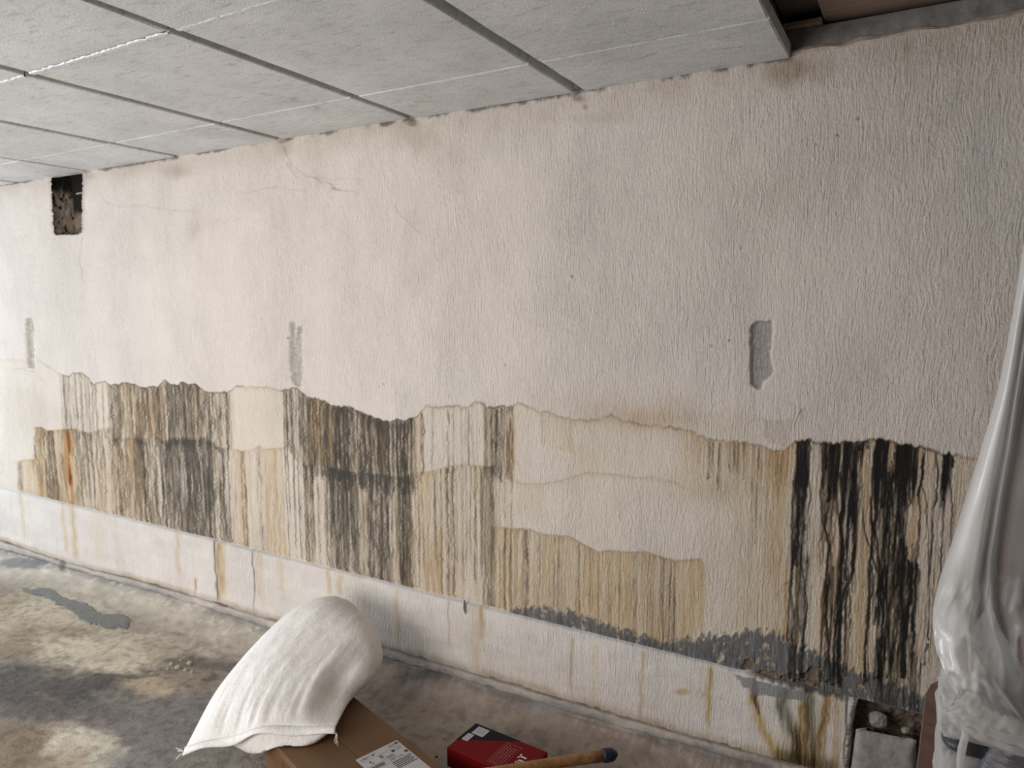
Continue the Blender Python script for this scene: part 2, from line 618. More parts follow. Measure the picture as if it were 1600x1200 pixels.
# --- middle group, lower band
for a in [(476, 490, .80), (490, 511, .22), (511, 526, .95), (526, 552, 1.25), (552, 560, .65), (560, 575, .30), (575, 610, .95), (610, 624, .42), (624, 645, 1.10)]:
    smear(*a, '2', None, 790, lines=.55, w=1.1, tail=.02, soft=.5)
fill(K, 511, 645, .25, '2', None, 790, 4, .6)
for a in [(646, 700, .30), (700, 712, .75), (712, 750, .30), (775, 800, .22)]:
    runs(a[0], a[1], .38 * (a[2] + .3), '2', None, 800, 1.0, .55 + a[2] * .6, 1.0)
smear(751, 775, .70, '2', None, 800, lines=.5, w=1.1)
fill(B, 625, 700, .16, 830, None, 850, 6, .8, fade=.06)

# --- low wash on the right of the middle group
for x, d, w in [(789, .7, 1.2), (799, .6, 1.2), (821, 1.5, 2.0), (843, .6, 1), (856, .8, 1), (866, .6, 1), (872, .6, 1), (880, .6, 1), (905, .5, 1), (921, .5, 1), (942, .9, 1.1),
                (955, .5, 1), (968, .6, 1), (990, 1.2, 1.3), (1008, .5, 1), (1021, .9, 1.1), (1037, .7, 1), (1048, 1.1, 1.2), (1054, 1.0, 1.2)]:
    runs(x, x + 2, .5, '3', None, 890, w, d * 1.0, 1.2, taper=False)
runs(780, 1060, .20, '3', None, 890, .8, .35, 1.0)
fill(K, 790, 830, .15, '3', None, 880, 4, .8)
fill(K, 1015, 1060, .10, '3', None, 900, 4, .8)
# --- short brown dribbles
for x in (1107, 1112, 1123, 1141, 1146, 1152, 1163, 1196, 1213, 1222, 1231):
    runs(x, x + 3, .5, '1', '1%.3f' % (0.05 + .10 * rng.random()), 705, 1.2, .7, .8)
runs(1100, 1240, .22, '1', '10.13', 705, .9, .35, .8)
runs(1184, 1187, .5, '1', 830, 710, 1.1, .8, .9)
runs(845, 848, .5, '1', '10.12', 690, 1.1, .35, .6)
runs(889, 892, .5, '1', '10.10', 690, 1.4, .35, .6)
runs(1150, 1240, .18, 760, None, 860, .8, .25, .6)

# --- black group on the right
BK = [(1243, 1263, 3.4, '1', 748), (1284, 1300, 1.0, '1', 770), (1297, 1311, 3.2, '1', 765), (1317, 1327, 2.6, '1', 740), (1318, 1340, 1.2, '1', 800), (1341, 1355, 2.2, '1', 705), (1364, 1385, 3.4, '1', 728),
      (1368, 1386, 1.1, '1', 780), (1398, 1432, 3.8, '1', 758), (1398, 1418, 2.0, '1', 810), (1474, 1488, 3.4, '1', 745), (1472, 1482, 1.4, '1', 780)]
for x0, x1, d, a, b in BK:
    fill(K, x0, x1, d * .9, a, b, 740, 1.5, .35, fade=.05, tail=.14)
    runs(x0, x1, .34, a, b, 740, 1.6, 2.0, 1.4, spread=.5)
for a in [(1236, 1262, .75, 735, 880), (1284, 1304, .55, 765, 900), (1312, 1340, 1.20, 770, 905), (1366, 1384, .85, 750, 960), (1384, 1402, .60, 720, 870),
          (1398, 1414, .95, 800, 905), (1232, 1262, .45, 860, None), (1283, 1300, .85, 880, None), (1303, 1322, 1.7, 890, 1058), (1372, 1386, 1.5, 890, 1060), (1388, 1429, .42, 860, 1030),
          (1398, 1424, .40, 930, 1040), (1366, 1440, .35, 1010, None)]:
    yr_m = (a[3] + (a[4] or 1080)) / 2
    fill(K, a[0], a[1], a[2] * .75, a[3], a[4], yr_m, 2, 1.0, fade=.05, tail=.12)
    runs(a[0], a[1], .26, a[3], a[4], yr_m, 1.7, 1.5 * a[2] ** .5, 2.4, spread=.3)
runs(1387, 1431, .20, 855, 1050, 940, 1.9, 2.4, 3.2)
runs(1300, 1440, .08, '1', 1060, 800, 1.6, 2.2, 3.0)
for p, d, w in [([(1285, 692), (1286, 740), (1283, 770), (1284, 800), (1285, 815), (1292, 835), (1296, 850), (1293, 880), (1291, 960), (1296, 1020), (1298, 1070)], 2.2, 1.7),
                ([(1300, 765), (1296, 790), (1291, 805), (1289, 825), (1296, 838)], 2.0, 1.6),
                ([(1306, 765), (1310, 800), (1314, 830), (1318, 870)], 2.0, 1.6),
                ([(1344, 700), (1346, 740), (1348, 800), (1350, 830), (1358, 850), (1365, 870), (1372, 890), (1378, 920)], 1.7, 1.2),
                ([(1358, 860), (1366, 880), (1374, 900), (1380, 930)], 1.6, 1.0),
                ([(1365, 730), (1362, 780), (1361, 815), (1370, 840), (1372, 870), (1377, 890), (1381, 930), (1378, 1000), (1375, 1060)], 2.4, 1.7),
                ([(1443, 705), (1442, 730), (1440, 760), (1446, 770), (1449, 790), (1448, 810), (1451, 840), (1450, 880), (1453, 920), (1450, 1000)], 1.5, 1.0),
                ([(1421, 760), (1423, 785), (1417, 795), (1416, 820), (1412, 850), (1411, 880)], 2.6, 1.7),
                ([(1404, 790), (1406, 820), (1405, 860), (1403, 900)], 2.2, 1.4),
                ([(1462, 707), (1466, 735), (1464, 770), (1457, 810), (1456, 850), (1453, 900)], 1.8, 1.3),
                ([(1475, 780), (1473, 830), (1469, 900), (1462, 1000)], 2.2, 1.3),
                ([(1484, 745), (1488, 790), (1486, 850), (1480, 900), (1476, 930)], 1.5, 1.1),
                ([(1259, 745), (1254, 790), (1256, 830), (1252, 870), (1256, 905), (1262, 945), (1259, 965), (1255, 1000), (1256, 1060)], 2.0, 1.4),
                ([(1264, 735), (1267, 775), (1263, 800), (1261, 840), (1260, 880)], 1.4, 1.2),
                ([(1243, 745), (1239, 785), (1238, 840), (1237, 900), (1232, 960), (1230, 1000)], 1.7, 1.3),
                ([(1247, 760), (1246, 800), (1247, 850), (1245, 885)], 1.8, 1.6),
                ([(1360, 950), (1356, 1010), (1358, 1060), (1363, 1085)], 1.6, 1.2),
                ([(1451, 1005), (1444, 1020), (1446, 1040)], 1.6, 1.6)]:
    traced(p, d, w)
runs(1440, 1500, .10, '1', None, 760, .9, .6, 1.2)
runs(1262, 1284, .22, '1', None, 760, .8, .45, 1.0)
runs(1340, 1366, .22, '1', 900, 760, .8, .6, 1.6)

# --- outside the traced part the wall is only faintly washed
edge = sstep(-5.60, -5.40, U)[None, :] * sstep(0.42, 0.22, U)[None, :]
for A in (K, T, B, RU): A *= edge
tm = sstep(0, 1, np.clip(K.max(0) / 2.5, 0, 1))
tm = blur(tm[None, :], 4, 1)[0]
inside = sstep(-4.75, -4.55, U)
# tide lines themselves
for L, base, gain, sel in ((L1, .28, .9, np.ones(Cn)), (L2, .16, .25, sstep(-5.35, -5.2, U) * sstep(-.55, -.8, U)), (L3, .30, .2, sstep(-1.47, -1.42, U) * sstep(-.60, -.64, U))):
    wv = (vnoise(1, Cn, 1, 150, 2, 21)[0]) * 1.3
    g = np.exp(-0.5 * ((ZZ - L[None, :]) / 0.0032) ** 2)
    K += g * ((base * (0.4 + wv) + gain * tm * (L is L1)) * sel * inside ** (1 if L is L1 else 0))[None, :]
    T += np.exp(-0.5 * ((ZZ - L[None, :] + .006) / 0.008) ** 2) * (0.28 * sel)[None, :] * edge
# step edge of the leftmost wash
# dirty bloom above the tide mark right of centre
bl = np.exp(-((U + .85) / .42) ** 2)[None, :] * np.exp(-((ZZ - L1[None, :] - .05) / .07) ** 2)
B += .18 * bl * CLOUD * 1.5
bl2 = np.exp(-((PX - 1010) / 75) ** 2) * np.exp(-((PY - 655) / 14) ** 2)
B += .25 * bl2
bl3 = np.exp(-((PX - 1110) / 60) ** 2) * np.exp(-((PY - 765) / 26) ** 2)
B += .28 * bl3 * (0.3 + CLOUD)
bl4 = np.exp(-((PX - 905) / 40) ** 2) * np.exp(-((PY - 715) / 25) ** 2)
T += .3 * bl4

# --- grey mortar smeared along the ledge
GX = np.array([(790, 0), (800, 5), (830, 15), (860, 20), (900, 20), (950, 17), (1000, 14), (1040, 10), (1060, 24), (1100, 34), (1150, 58), (1180, 66), (1215, 66), (1250, 60), (1280, 56),
               (1310, 46), (1350, 42), (1400, 34), (1440, 30), (1600, 24)], float)
gz = np.array([zof(x, 945 + (x - 790) * .25 + 0 - h) - zof(x, 945 + (x - 790) * .25) for x, h in GX])
gu = np.array([onY(x, 945 + (x - 790) * .25)[0] for x, h in GX])
gh = np.interp(U, gu, gz)
gh = np.where(U < gu[0], 0, gh)
rag = (vnoise(1, Cn, 1, 420, 2, 31)[0] - .5) * .018 + (vnoise(1, Cn, 1, 90, 2, 32)[0] - .5) * .03
gm = sstep(-.010, .012, (vnoise(Rn, Cn, 130, 420, 2, 34) - .5) * .05 * sstep(.0, .03, gh)[None, :] + (gh[None, :] + rag[None, :] * sstep(.0, .03, gh)[None, :]) - (ZZ - ZLEDGE)) * sstep(.002, .012, gh)[None, :]
gm *= 0.35 + .65 * sstep(.32, .5, vnoise(Rn, Cn, 90, 210, 3, 33) + .12)
# bits of mortar and plaster fallen off near the ledge
holes = np.zeros((Rn, Cn))
for (x, y, rx, ry) in [(1233, 1058, 11, 7), (1271, 1053, 13, 11), (1168, 1040, 12, 8), (1262, 1066, 36, 5), (1205, 1052, 14, 5)]:
    holes = np.maximum(holes, sstep(1.15, .8, np.hypot((PX - x) / rx, (PY - y) / ry) + (fbm(PX / 9 + 40, PY / 9 + 40, 35, 3) - .5) * 2.2))

# --- colour
base = np.empty((Rn, Cn, 3))
base[:] = np.array([0.800, 0.728, 0.672])
warm = vnoise(Rn, Cn, 5, 9, 3, 41)
base *= (0.93 + .12 * warm)[..., None]
base *= 1 - (np.array([.0, .02, .05]) * (vnoise(Rn, Cn, 4, 6, 2, 42) - .4)[..., None])
# below the tide mark the plaster is a touch paler and yellower
below = sstep(.01, -.01, ZZ - L1[None, :])
base *= 1 - below[..., None] * np.array([.0, .012, .045])
# grubby band under the ceiling and smudges
top = sstep(2.22, 2.37, ZZ) * (vnoise(Rn, Cn, 24, 60, 3, 43))
base *= 1 - top[..., None] * np.array([.22, .27, .33])
dirt = sstep(.60, .78, vnoise(Rn, Cn, 14, 40, 3, 44)) * sstep(1.55, 2.2, ZZ)
base *= 1 - dirt[..., None] * np.array([.05, .06, .08])
for (x, y, rx, ry, s) in [(280, 268, 26, 16, .30), (645, 215, 40, 30, .18), (445, 232, 22, 18, .25), (1240, 110, 60, 26, .42), (905, 155, 14, 8, .6), (915, 168, 5, 6, .5), (1420, 70, 14, 18, .2), (925, 185, 80, 12, .12),
                          (645, 192, 9, 6, .6), (440, 222, 8, 5, .5), (300, 360, 14, 22, .12), (140, 275, 14, 8, .3), (690, 240, 60, 30, .10), (60, 640, 45, 50, .10), (1170, 300, 120, 60, .06)]:
    s_ = s * sstep(1.3, .2, np.hypot((PX - x) / rx, (PY - y) / ry) + (CLOUD - .5) * 1.2)
    base *= 1 - s_[..., None] * np.array([.75, .85, 1.0])
# black line where the wall meets the ceiling panels, broken and uneven
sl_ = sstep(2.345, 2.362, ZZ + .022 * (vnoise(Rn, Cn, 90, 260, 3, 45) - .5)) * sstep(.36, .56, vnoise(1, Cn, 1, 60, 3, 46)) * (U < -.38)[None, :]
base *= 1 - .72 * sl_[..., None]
# pits and nail holes
for (x, y, r) in [(895, 432, 2.6), (451, 528, 2.0), (1308, 212, 3), (1340, 186, 3.4), (1112, 540, 2.2), (1276, 226, 2), (1140, 532, 2.4), (600, 600, 1.5), (790, 70 + 500, 1.5), (1158, 388, 2)]:
    s_ = sstep(1.4, .5, np.hypot(PX - x, PY - y) / r)
    base *= 1 - .5 * s_[..., None]


def crack(pts, d, w=0.8):
    """hairline crack traced in pixels, drawn by distance to its segments"""
    p = np.array(pts, float)
    x0, y0 = p.min(0) - 8; x1, y1 = p.max(0) + 8
    rr = np.where((PY[:, Cn // 2] > -1e9))[0]
    m = (PX > x0) & (PX < x1) & (PY > y0) & (PY < y1)
    qx = PX[m] + 5 * (nz(PX[m] / 9, PY[m] / 9, 77) - .5); qy = PY[m] + 5 * (nz(PX[m] / 9, PY[m] / 9, 78) - .5)
    best = np.full(qx.shape, 1e9)
    for a, b in zip(p[:-1], p[1:]):
        e = b - a
        t = np.clip(((qx - a[0]) * e[0] + (qy - a[1]) * e[1]) / (e @ e + 1e-9), 0, 1)
        best = np.minimum(best, np.hypot(qx - a[0] - t * e[0], qy - a[1] - t * e[1]))
    g = .6 * d * np.exp(-.5 * (best / w) ** 2) * (.4 + .9 * nz(qx / 11, qy / 11, 79))
    K[m] += g


for p, d in [([(445, 232), (455, 258), (480, 275), (520, 290), (530, 297), (555, 300)], .55), ([(448, 255), (458, 268), (466, 279)], .6), ([(520, 293), (533, 296)], .8),
             ([(490, 280), (540, 278), (570, 283)], .25), ([(618, 320), (625, 335), (640, 350), (655, 366)], .55), ([(155, 300), (165, 315), (200, 324), (230, 322), (260, 328), (310, 330)], .28),
             ([(375, 298), (395, 302), (420, 292), (450, 293), (480, 300)], .28), ([(128, 370), (126, 400), (130, 440)], .4), ([(20, 578), (40, 577), (55, 582), (65, 590)], .25),
             ([(55, 556), (66, 566), (78, 572)], .3), ([(1178, 615), (1178, 640), (1192, 654)], .4), ([(1255, 640), (1243, 655), (1240, 668)], .9), ([(1195, 655), (1198, 682)], .9),
             ([(1170, 657), (1195, 654)], .4), ([(300, 335), (303, 380)], .12), ([(1500, 95), (1600, 70)], .25), ([(1510, 140), (1480, 150)], .3), ([(358, 612), (362, 700)], .3), ([(400, 605), (402, 640), (396, 645)], .25),
             ([(805, 720), (815, 735), (832, 752)], .3), ([(930, 838), (945, 845)], .2), ([(915, 930), (935, 930), (950, 945), (955, 975)], .4), ([(1240, 905), (1222, 915), (1215, 930)], .9),
             ([(1255, 650), (1250, 640), (1235, 630)], .35), ([(55, 668), (54, 718)], .3), ([(31, 721), (33, 765)], .5), ([(1420, 200), (1440, 260)], .0)]:
    crack(p, d)

dark = np.array([.062, .055, .046])[None, :] * sstep(-.2, -.9, U)[:, None] + np.array([.008, .008, .009])[None, :] * (1 - sstep(-.2, -.9, U))[:, None]
colr = base
colr = colr * np.exp(-T[..., None] * np.array([.13, .235, .44]))
colr = colr * np.exp(-B[..., None] * np.array([.55, .90, 1.45]))
colr = colr * np.exp(-RU[..., None] * np.array([.42, .95, 1.6]))
gcol = np.array([.185, .182, .180])[None, None, :] * (0.45 + 1.1 * vnoise(Rn, Cn, 40, 420, 3, 51))[..., None]
colr = colr * (1 - gm[..., None]) + gcol * gm[..., None]
colr = colr * (1 - holes[..., None]) + np.array([.30, .22, .155]) * holes[..., None] * (0.6 + .8 * CLOUD[..., None])
a = (1 - np.exp(-1.05 * K * (0.75 + .5 * STR2)))[..., None]
a = np.clip(a, 0, .985)
# the dark crust is brownish where thin
thin = np.clip(a, 0, 1)
dk = dark[None, :, :] * (1 + 1.6 * (1 - thin) * np.array([1.25, .95, .6]))
colr = colr * (1 - a) + dk * a

# --- relief: chased strips where plaster is missing, and the wall slot under the ceiling
DEP = np.zeros((Rn, Cn))
warpx = (vnoise(Rn, Cn, 160, 260, 2, 61) - .5) * 5
warpy = (vnoise(Rn, Cn, 160, 260, 2, 62) - .5) * 5
QX, QY = PX + warpx, PY + warpy
strips = [([(1174, 509), (1182, 504), (1206, 503), (1207, 515), (1204, 560), (1208, 583), (1200, 590), (1192, 602), (1187, 609), (1181, 607), (1174, 600)], .014, (.47, .44, .415)),
          ([(455, 503), (462, 503), (463, 513), (460, 540), (463, 530), (466, 512), (472, 510), (472, 590), (470, 604), (460, 600), (456, 580), (454, 545)], .010, (.56, .52, .48)),
          ([(41, 498), (51, 498), (54, 575), (45, 574)], .014, (.56, .51, .45))]
for poly, dep, cc in strips:
    m = blur(blur(inpoly(QX, QY, poly).astype(float)[:, :], 1, 0), 1, 1)
    DEP += dep * m
    mm = np.clip(m * 1.2, 0, 1)[..., None]
    colr = colr * (1 - mm) + np.array(cc) * (.75 + .5 * vnoise(Rn, Cn, 260, 500, 2, 63))[..., None] * mm
for (x, y, s) in [(1190, 595, .5), (1196, 640, -.2)]:
    pass
# pale torn paint below the right-hand strip
pt = inpoly(QX, QY, [(1180, 608), (1203, 590), (1212, 610), (1212, 650), (1180, 650)]) * .5
colr = colr * (1 - pt[..., None]) + np.array([.80, .76, .72]) * pt[..., None]
bp = inpoly(QX, QY, [(1196, 655), (1238, 655), (1236, 700), (1198, 690)]) * .35
colr = colr * (1 - bp[..., None]) + np.array([.50, .42, .34]) * bp[..., None]
slot = inpoly(PX + warpx * .6, PY + warpy * .4, [(79, 255), (131, 255), (129.5, 364), (122, 367), (88, 368), (84, 362)])
slot &= ZZ < 2.36
sm = slot.astype(float)
rim_m = np.clip(blur(blur(sm, 2, 0), 2, 1) * 1.6, 0, 1)[..., None] * .55
colr = colr * (1 - rim_m) + np.array([.30, .24, .19]) * rim_m
slot_keep = ~(slot[:-1, :-1] & slot[:-1, 1:] & slot[1:, 1:] & slot[1:, :-1])
# broken plaster at the right end of the ledge
DEP += .010 * holes - .004 * gm
# thickness of the upper coat: it stops in a slightly wavy lip above the ledge
DEP += -.004 * sstep(.0, .02, ZZ - ZLEDGE) + .004 * (vnoise(Rn, Cn, 5, 14, 2, 68) - .5)
DEP += .0015 * np.clip(a[..., 0] - .3, 0, 1)
Pw = G.copy()
Pw[..., 1] = DEP
M_PLASTER = plaster_mat('brushed_plaster')
wall = grid_obj('wall_back', Pw, M_PLASTER, colr, flip=True, keep=slot_keep)
tag(wall, 'long white plastered wall with dark and tan water stains running down', 'wall', kind='structure')

# recess behind the slot: rough brown masonry reveals, coloured near-black on the back and towards the top
su = U[np.where(slot.any(0))[0]]; sz = Zr[np.where(slot.any(1))[0]]
SU0, SU1, SZ0, SZ1, SD = su.min() - .008, su.max() + .008, sz.min() - .008, 2.40, .13
M_REC = NT('rough_masonry')
c_, v_ = vcol_base(M_REC, .35, 30.0, .25)
M_REC.l(c_, M_REC.b.inputs['Base Color'])
M_REC.set(Roughness=.95)
M_REC.l(M_REC.bump(M_REC.noise(v_, 60, 5), .8, .008), M_REC.b.inputs['Normal'])
faces_ = [((SU0, 0, SZ0), (0, SD, 0), (0, 0, SZ1 - SZ0), 'reveal_left'), ((SU0, SD, SZ0), (SU1 - SU0, 0, 0), (0, 0, SZ1 - SZ0), 'recess_back'), ((SU1, SD, SZ0), (0, -SD, 0), (0, 0, SZ1 - SZ0), 'reveal_right'),
          ((SU0, 0, SZ0), (SU1 - SU0, 0, 0), (0, SD, 0), 'recess_sill')]
for o_, a_, b_, nm in faces_:
    k1, k2 = 26, 50
    A1, B1 = np.meshgrid(np.linspace(0, 1, k1), np.linspace(0, 1, k2))
    Pr = np.array(o_) + A1[..., None] * np.array(a_) + B1[..., None] * np.array(b_)
    n3_ = np.cross(a_, b_); n3_ /= np.linalg.norm(n3_)
    Pr = Pr + n3_ * (.010 * (fbm(A1 * 5 + 9, B1 * 9 + 9, 640, 3) - .5) * np.minimum(1, 8 * np.minimum(A1, 1 - A1)))[..., None]
    dark_mask = sstep(.62, .80, B1 + .28 * (fbm(A1 * 4 + 3, B1 * 5 + 3, 641, 3) - .5)) if nm != 'recess_sill' else 0 * B1
    dark_mask = np.maximum(dark_mask, sstep(.63, .68, fbm(A1 * 7 + 30, B1 * 15 + 30, 642, 2)))  # scattered near-black spots on every face
    if nm == 'recess_back': dark_mask = np.maximum(dark_mask, sstep(.30, .42, B1 + .2 * (fbm(A1 * 5 + 3, B1 * 6 + 3, 644, 3) - .5)))
    cr_ = np.array([.46, .37, .30]) * (.65 + .7 * fbm(A1 * 6 + 60, B1 * 12 + 60, 643, 3))[..., None]
    cr_ = cr_ * (1 - dark_mask[..., None]) + np.array([.022, .019, .017]) * dark_mask[..., None]
    grid_obj(nm, Pr, M_REC.m, cr_, parent=wall, flip=False)
tube('rusty_bar', [(SU0 + .17, .06, SZ0 + .26), (SU0 + .24, .075, SZ0 + .268), (SU1, .08, SZ0 + .272)], .006, simple('pale_rusty_bar', (.30, .22, .15), .8, .3, 60, .3), wall, 6)

# ------------------------------------------------------------------ lower band of the wall (baseboard_back)
cu = np.array([(-40, 832), (0, 843), (102, 879), (210, 905), (318, 936), (420, 966), (620, 1016), (700, 1040), (880, 1092), (1080, 1150), (1250, 1197), (1400, 1240), (1600, 1300)], float)
cq = np.array([onY(x, y, -.016) for x, y in cu])
ZB = lambda u: np.interp(u, cq[:, 0], cq[:, 2])
Ub = np.concatenate([np.linspace(-8, onY(-30, 880)[0], 8), [onY(x, 900)[0] for x in np.linspace(-26, 1615, 900)], [1.2, 2.6]])
Rb = 150
zt = np.linspace(0, 1, Rb)
Pb = np.zeros((Rb, len(Ub), 3))
bot = ZB(Ub) - .004 + (vnoise(1, len(Ub), 1, 160, 3, 71)[0] - .5) * .014
lip = .004 * (vnoise(1, len(Ub), 1, 120, 2, 72)[0] - .5)
topz = ZLEDGE - .001 + lip
Pb[..., 0] = Ub[None, :]
Pb[..., 2] = topz[None, :] * (1 - zt[:, None]) + bot[None, :] * zt[:, None]
thick = .016 + .004 * (vnoise(Rb, len(Ub), 6, 30, 3, 73) - .5)
# broken off at the right: the band ends and rough masonry shows
bx, by = proj(Pb)
brk = inpoly(bx + 6 * (vnoise(Rb, len(Ub), 60, 300, 2, 74) - .5), by, [(1341, 1080), (1330, 1140), (1324, 1215), (1700, 1300), (1700, 1080)])
Pb[..., 1] = -thick + .075 * blur(brk.astype(float), 1, 1) + .03 * brk * (vnoise(Rb, len(Ub), 22, 160, 3, 75))
rows_top = zt[:, None] < .012
Pb[..., 1] = np.where(rows_top & ~brk, .004, Pb[..., 1])
cb = np.empty(Pb.shape)
cb[:] = np.array([.80, .745, .70])
cb *= (.90 + .15 * vnoise(Rb, len(Ub), 6, 60, 3, 76))[..., None]
v_all = vnoise(Rb, len(Ub), 3, 300, 2, 77)
cb *= 1 - (sstep(.55, .8, v_all) * .10)[..., None] * np.array([.2, .5, 1.0])


def bstreak(x, y0, y1, w, d, col):
    """stain run on the lower band: x, w in pixels at height y0"""
    q0 = onY(x, y0, -.016)
    uw = onY(x + w, y0, -.016)[0] - q0[0]
    z1 = onY(x, y1, -.016)[2]
    wob = .012 * (nz(Pb[..., 2] * 22, Pb[..., 0] * 0 + x, 80) - .5) * (abs(q0[0]) * .3 + .6)
    g = np.exp(-.5 * ((Ub[None, :] - q0[0] + wob) / uw) ** 2) * sstep(q0[2] + .02, q0[2] - .005, Pb[..., 2]) * sstep(z1 - .03, z1 + .03, Pb[..., 2])
    g *= .5 + nz(Pb[..., 0] * 160, Pb[..., 2] * 9, 81)
    return 1 - np.exp(-(d * g))[..., None] * 1.0 if False else np.exp(-d * g[..., None] * np.array(col))


TAN = (.16, .30, .60); BRN = (.6, .9, 1.4); BLK = (1.3, 1.35, 1.4); OCH = (.40, .75, 1.45)
for s in [(32, 770, 840, 2, .6, TAN), (98, 785, 860, 2, .7, TAN), (112, 785, 870, 3, .9, TAN), (276, 832, 895, 2, .8, TAN), (335, 845, 935, .7, 1.5, BLK), (339, 850, 935, 2.5, .7, BRN), (346, 850, 930, 3, 1.0, TAN),
          (394, 857, 950, .6, .9, BLK), (404, 860, 930, 4, .5, TAN), (305, 905, 925, 1, .9, BRN), (514, 890, 930, 2.5, .9, TAN), (530, 893, 930, 3, .7, TAN), (440, 870, 940, 4, .3, TAN), (620, 920, 1010, 3, .6, TAN),
          (745, 950, 1045, 5, .55, TAN), (752, 950, 1000, 3, .4, BRN), (700, 935, 1010, 1.2, .35, BRN), (893, 1000, 1080, 1.5, .4, BRN), (1110, 1045, 1135, 2.2, .75, OCH), (1105, 1045, 1130, 6, .35, TAN),
          (930, 1010, 1100, 5, .3, TAN), (1003, 1020, 1120, 2, .35, BRN), (1290, 1082, 1200, 3, .6, BRN), (1310, 1090, 1200, 5, .45, BRN), (1325, 1085, 1200, 1.3, 1.0, BLK), (560, 905, 1000, 20, .12, TAN), (150, 800, 880, 12, .2, TAN), (180, 805, 890, 2, .3, TAN)]:
    cb *= bstreak(*s)


def btrace(pts, w, d, col):
    global cb
    p = np.array(pts, float)
    best = np.full(bx.shape, 1e9)
    m = (bx > p[:, 0].min() - 25) & (bx < p[:, 0].max() + 25)
    qx = bx[m] + 5 * (nz(bx[m] / 8, by[m] / 14, 82) - .5); qy = by[m]
    bb = np.full(qx.shape, 1e9)
    for a_, b_ in zip(p[:-1], p[1:]):
        e = b_ - a_
        t = np.clip(((qx - a_[0]) * e[0] + (qy - a_[1]) * e[1]) / (e @ e + 1e-9), 0, 1)
        bb = np.minimum(bb, np.hypot(qx - a_[0] - t * e[0], qy - a_[1] - t * e[1]))
    g = np.exp(-.5 * (bb / w) ** 2) * (.35 + 1.1 * nz(qx / 2.2, qy / 40, 83))
    cb[m] *= np.exp(-d * g[:, None] * np.array(col))


btrace([(1180, 1085), (1183, 1110), (1192, 1135), (1208, 1160), (1222, 1190)], 5, .8, OCH)
btrace([(1178, 1060), (1180, 1085), (1186, 1110)], 2, 1.3, BLK)
btrace([(1226, 1078), (1222, 1100), (1232, 1125), (1243, 1150), (1245, 1190)], 6, 1.5, (1.2, 1.2, 1.35))
btrace([(1240, 1140), (1242, 1200)], 9, .7, BRN)
btrace([(1262, 1082), (1266, 1120), (1268, 1160), (1272, 1200)], 8, 1.4, (1.0, 1.05, 1.3))
btrace([(1293, 1085), (1290, 1120), (1280, 1150), (1273, 1190)], 4, 1.2, BRN)
btrace([(1255, 1100), (1258, 1190)], 5, .9, OCH)
btrace([(1220, 1175), (1300, 1195)], 8, 1.1, (1.0, 1.0, 1.4))
# bluish mortar smear under the ledge and ochre thumb marks
gmb = inpoly(bx + 8 * (vnoise(Rb, len(Ub), 30, 400, 2, 84) - .5), by + 6 * (vnoise(Rb, len(Ub), 30, 400, 2, 85) - .5), [(1148, 1050), (1180, 1058), (1262, 1080), (1258, 1092), (1225, 1088), (1185, 1082), (1160, 1068)])
gmb = blur(gmb.astype(float), 1, 1)[..., None] * .8
cb = cb * (1 - gmb) + np.array([.22, .225, .235]) * gmb
for (x, y, rx, ry, s) in [(1068, 1078, 13, 6, .5), (1100, 1080, 6, 5, .3)]:
    g = s * sstep(1.3, .3, np.hypot((bx - x) / rx, (by - y) / ry))
    cb *= np.exp(-g[..., None] * np.array([.3, .8, 1.6]))
# grime just above the bottom crack, a bluish lip on top
g = sstep(.05, .0, Pb[..., 2] - bot[None, :]) * (.3 + vnoise(Rb, len(Ub), 10, 120, 3, 86))
cb *= np.exp(-g[..., None] * np.array([.45, .6, .8]))
g = sstep(.012, .0, Pb[..., 2] - bot[None, :]) * sstep(.45, .6, vnoise(Rb, len(Ub), 2, 60, 3, 87))
cb *= np.exp(-g[..., None] * np.array([1.5, 1.6, 1.7]))
lipm = (zt[:, None] < .03) * (.4 + .6 * vnoise(Rb, len(Ub), 2, 200, 2, 88))
cb = cb * (1 - .6 * lipm[..., None]) + np.array([.42, .44, .50]) * .6 * lipm[..., None]
lc = sstep(1165, 1195, bx) * sstep(1345, 1310, bx) * sstep(.075, .03, zt[:, None] + .06 * (vnoise(Rb, len(Ub), 8, 200, 2, 90) - .5))
cb = cb * (1 - .85 * lc[..., None]) + np.array([.05, .042, .035]) * .85 * lc[..., None]
Pb[..., 1] += .012 * lc
rough_c = np.array([.20, .155, .115]) * (.3 + 1.3 * vnoise(Rb, len(Ub), 26, 260, 3, 89))[..., None]
cb = np.where(brk[..., None], rough_c, cb)
base_o = grid_obj('baseboard_back', Pb, plaster_mat('painted_plaster_band', .8), cb, flip=True)
tag(base_o, 'white painted lower band of the wall below the stain ledge', 'wall band', kind='structure')

# ------------------------------------------------------------------ floor level, cement cove (trim_1), floor
FU = np.array([-8, -5.5, -2.8, -1.9, -1.0, 0.0, 2.6]); FZ = np.array([-.23, -.20, -.13, -.09, -.055, -.04, -.04])
fz = lambda u: np.interp(u, FU, FZ)
M_CEM = NT('trowelled_cement')
c_, v_ = vcol_base(M_CEM, .22, 14.0, .20)
M_CEM.l(c_, M_CEM.b.inputs['Base Color'])
M_CEM.set(Roughness=.85)
M_CEM.b.inputs['Specular IOR Level'].default_value = .25
hb = M_CEM.noise(M_CEM.coord((1.0, .6, 1.6)), 60, 5, .65, .6)
M_CEM.l(M_CEM.bump(M_CEM.noise(v_, 14, 4), .4, .009, M_CEM.bump(hb, .8, .004)), M_CEM.b.inputs['Normal'])

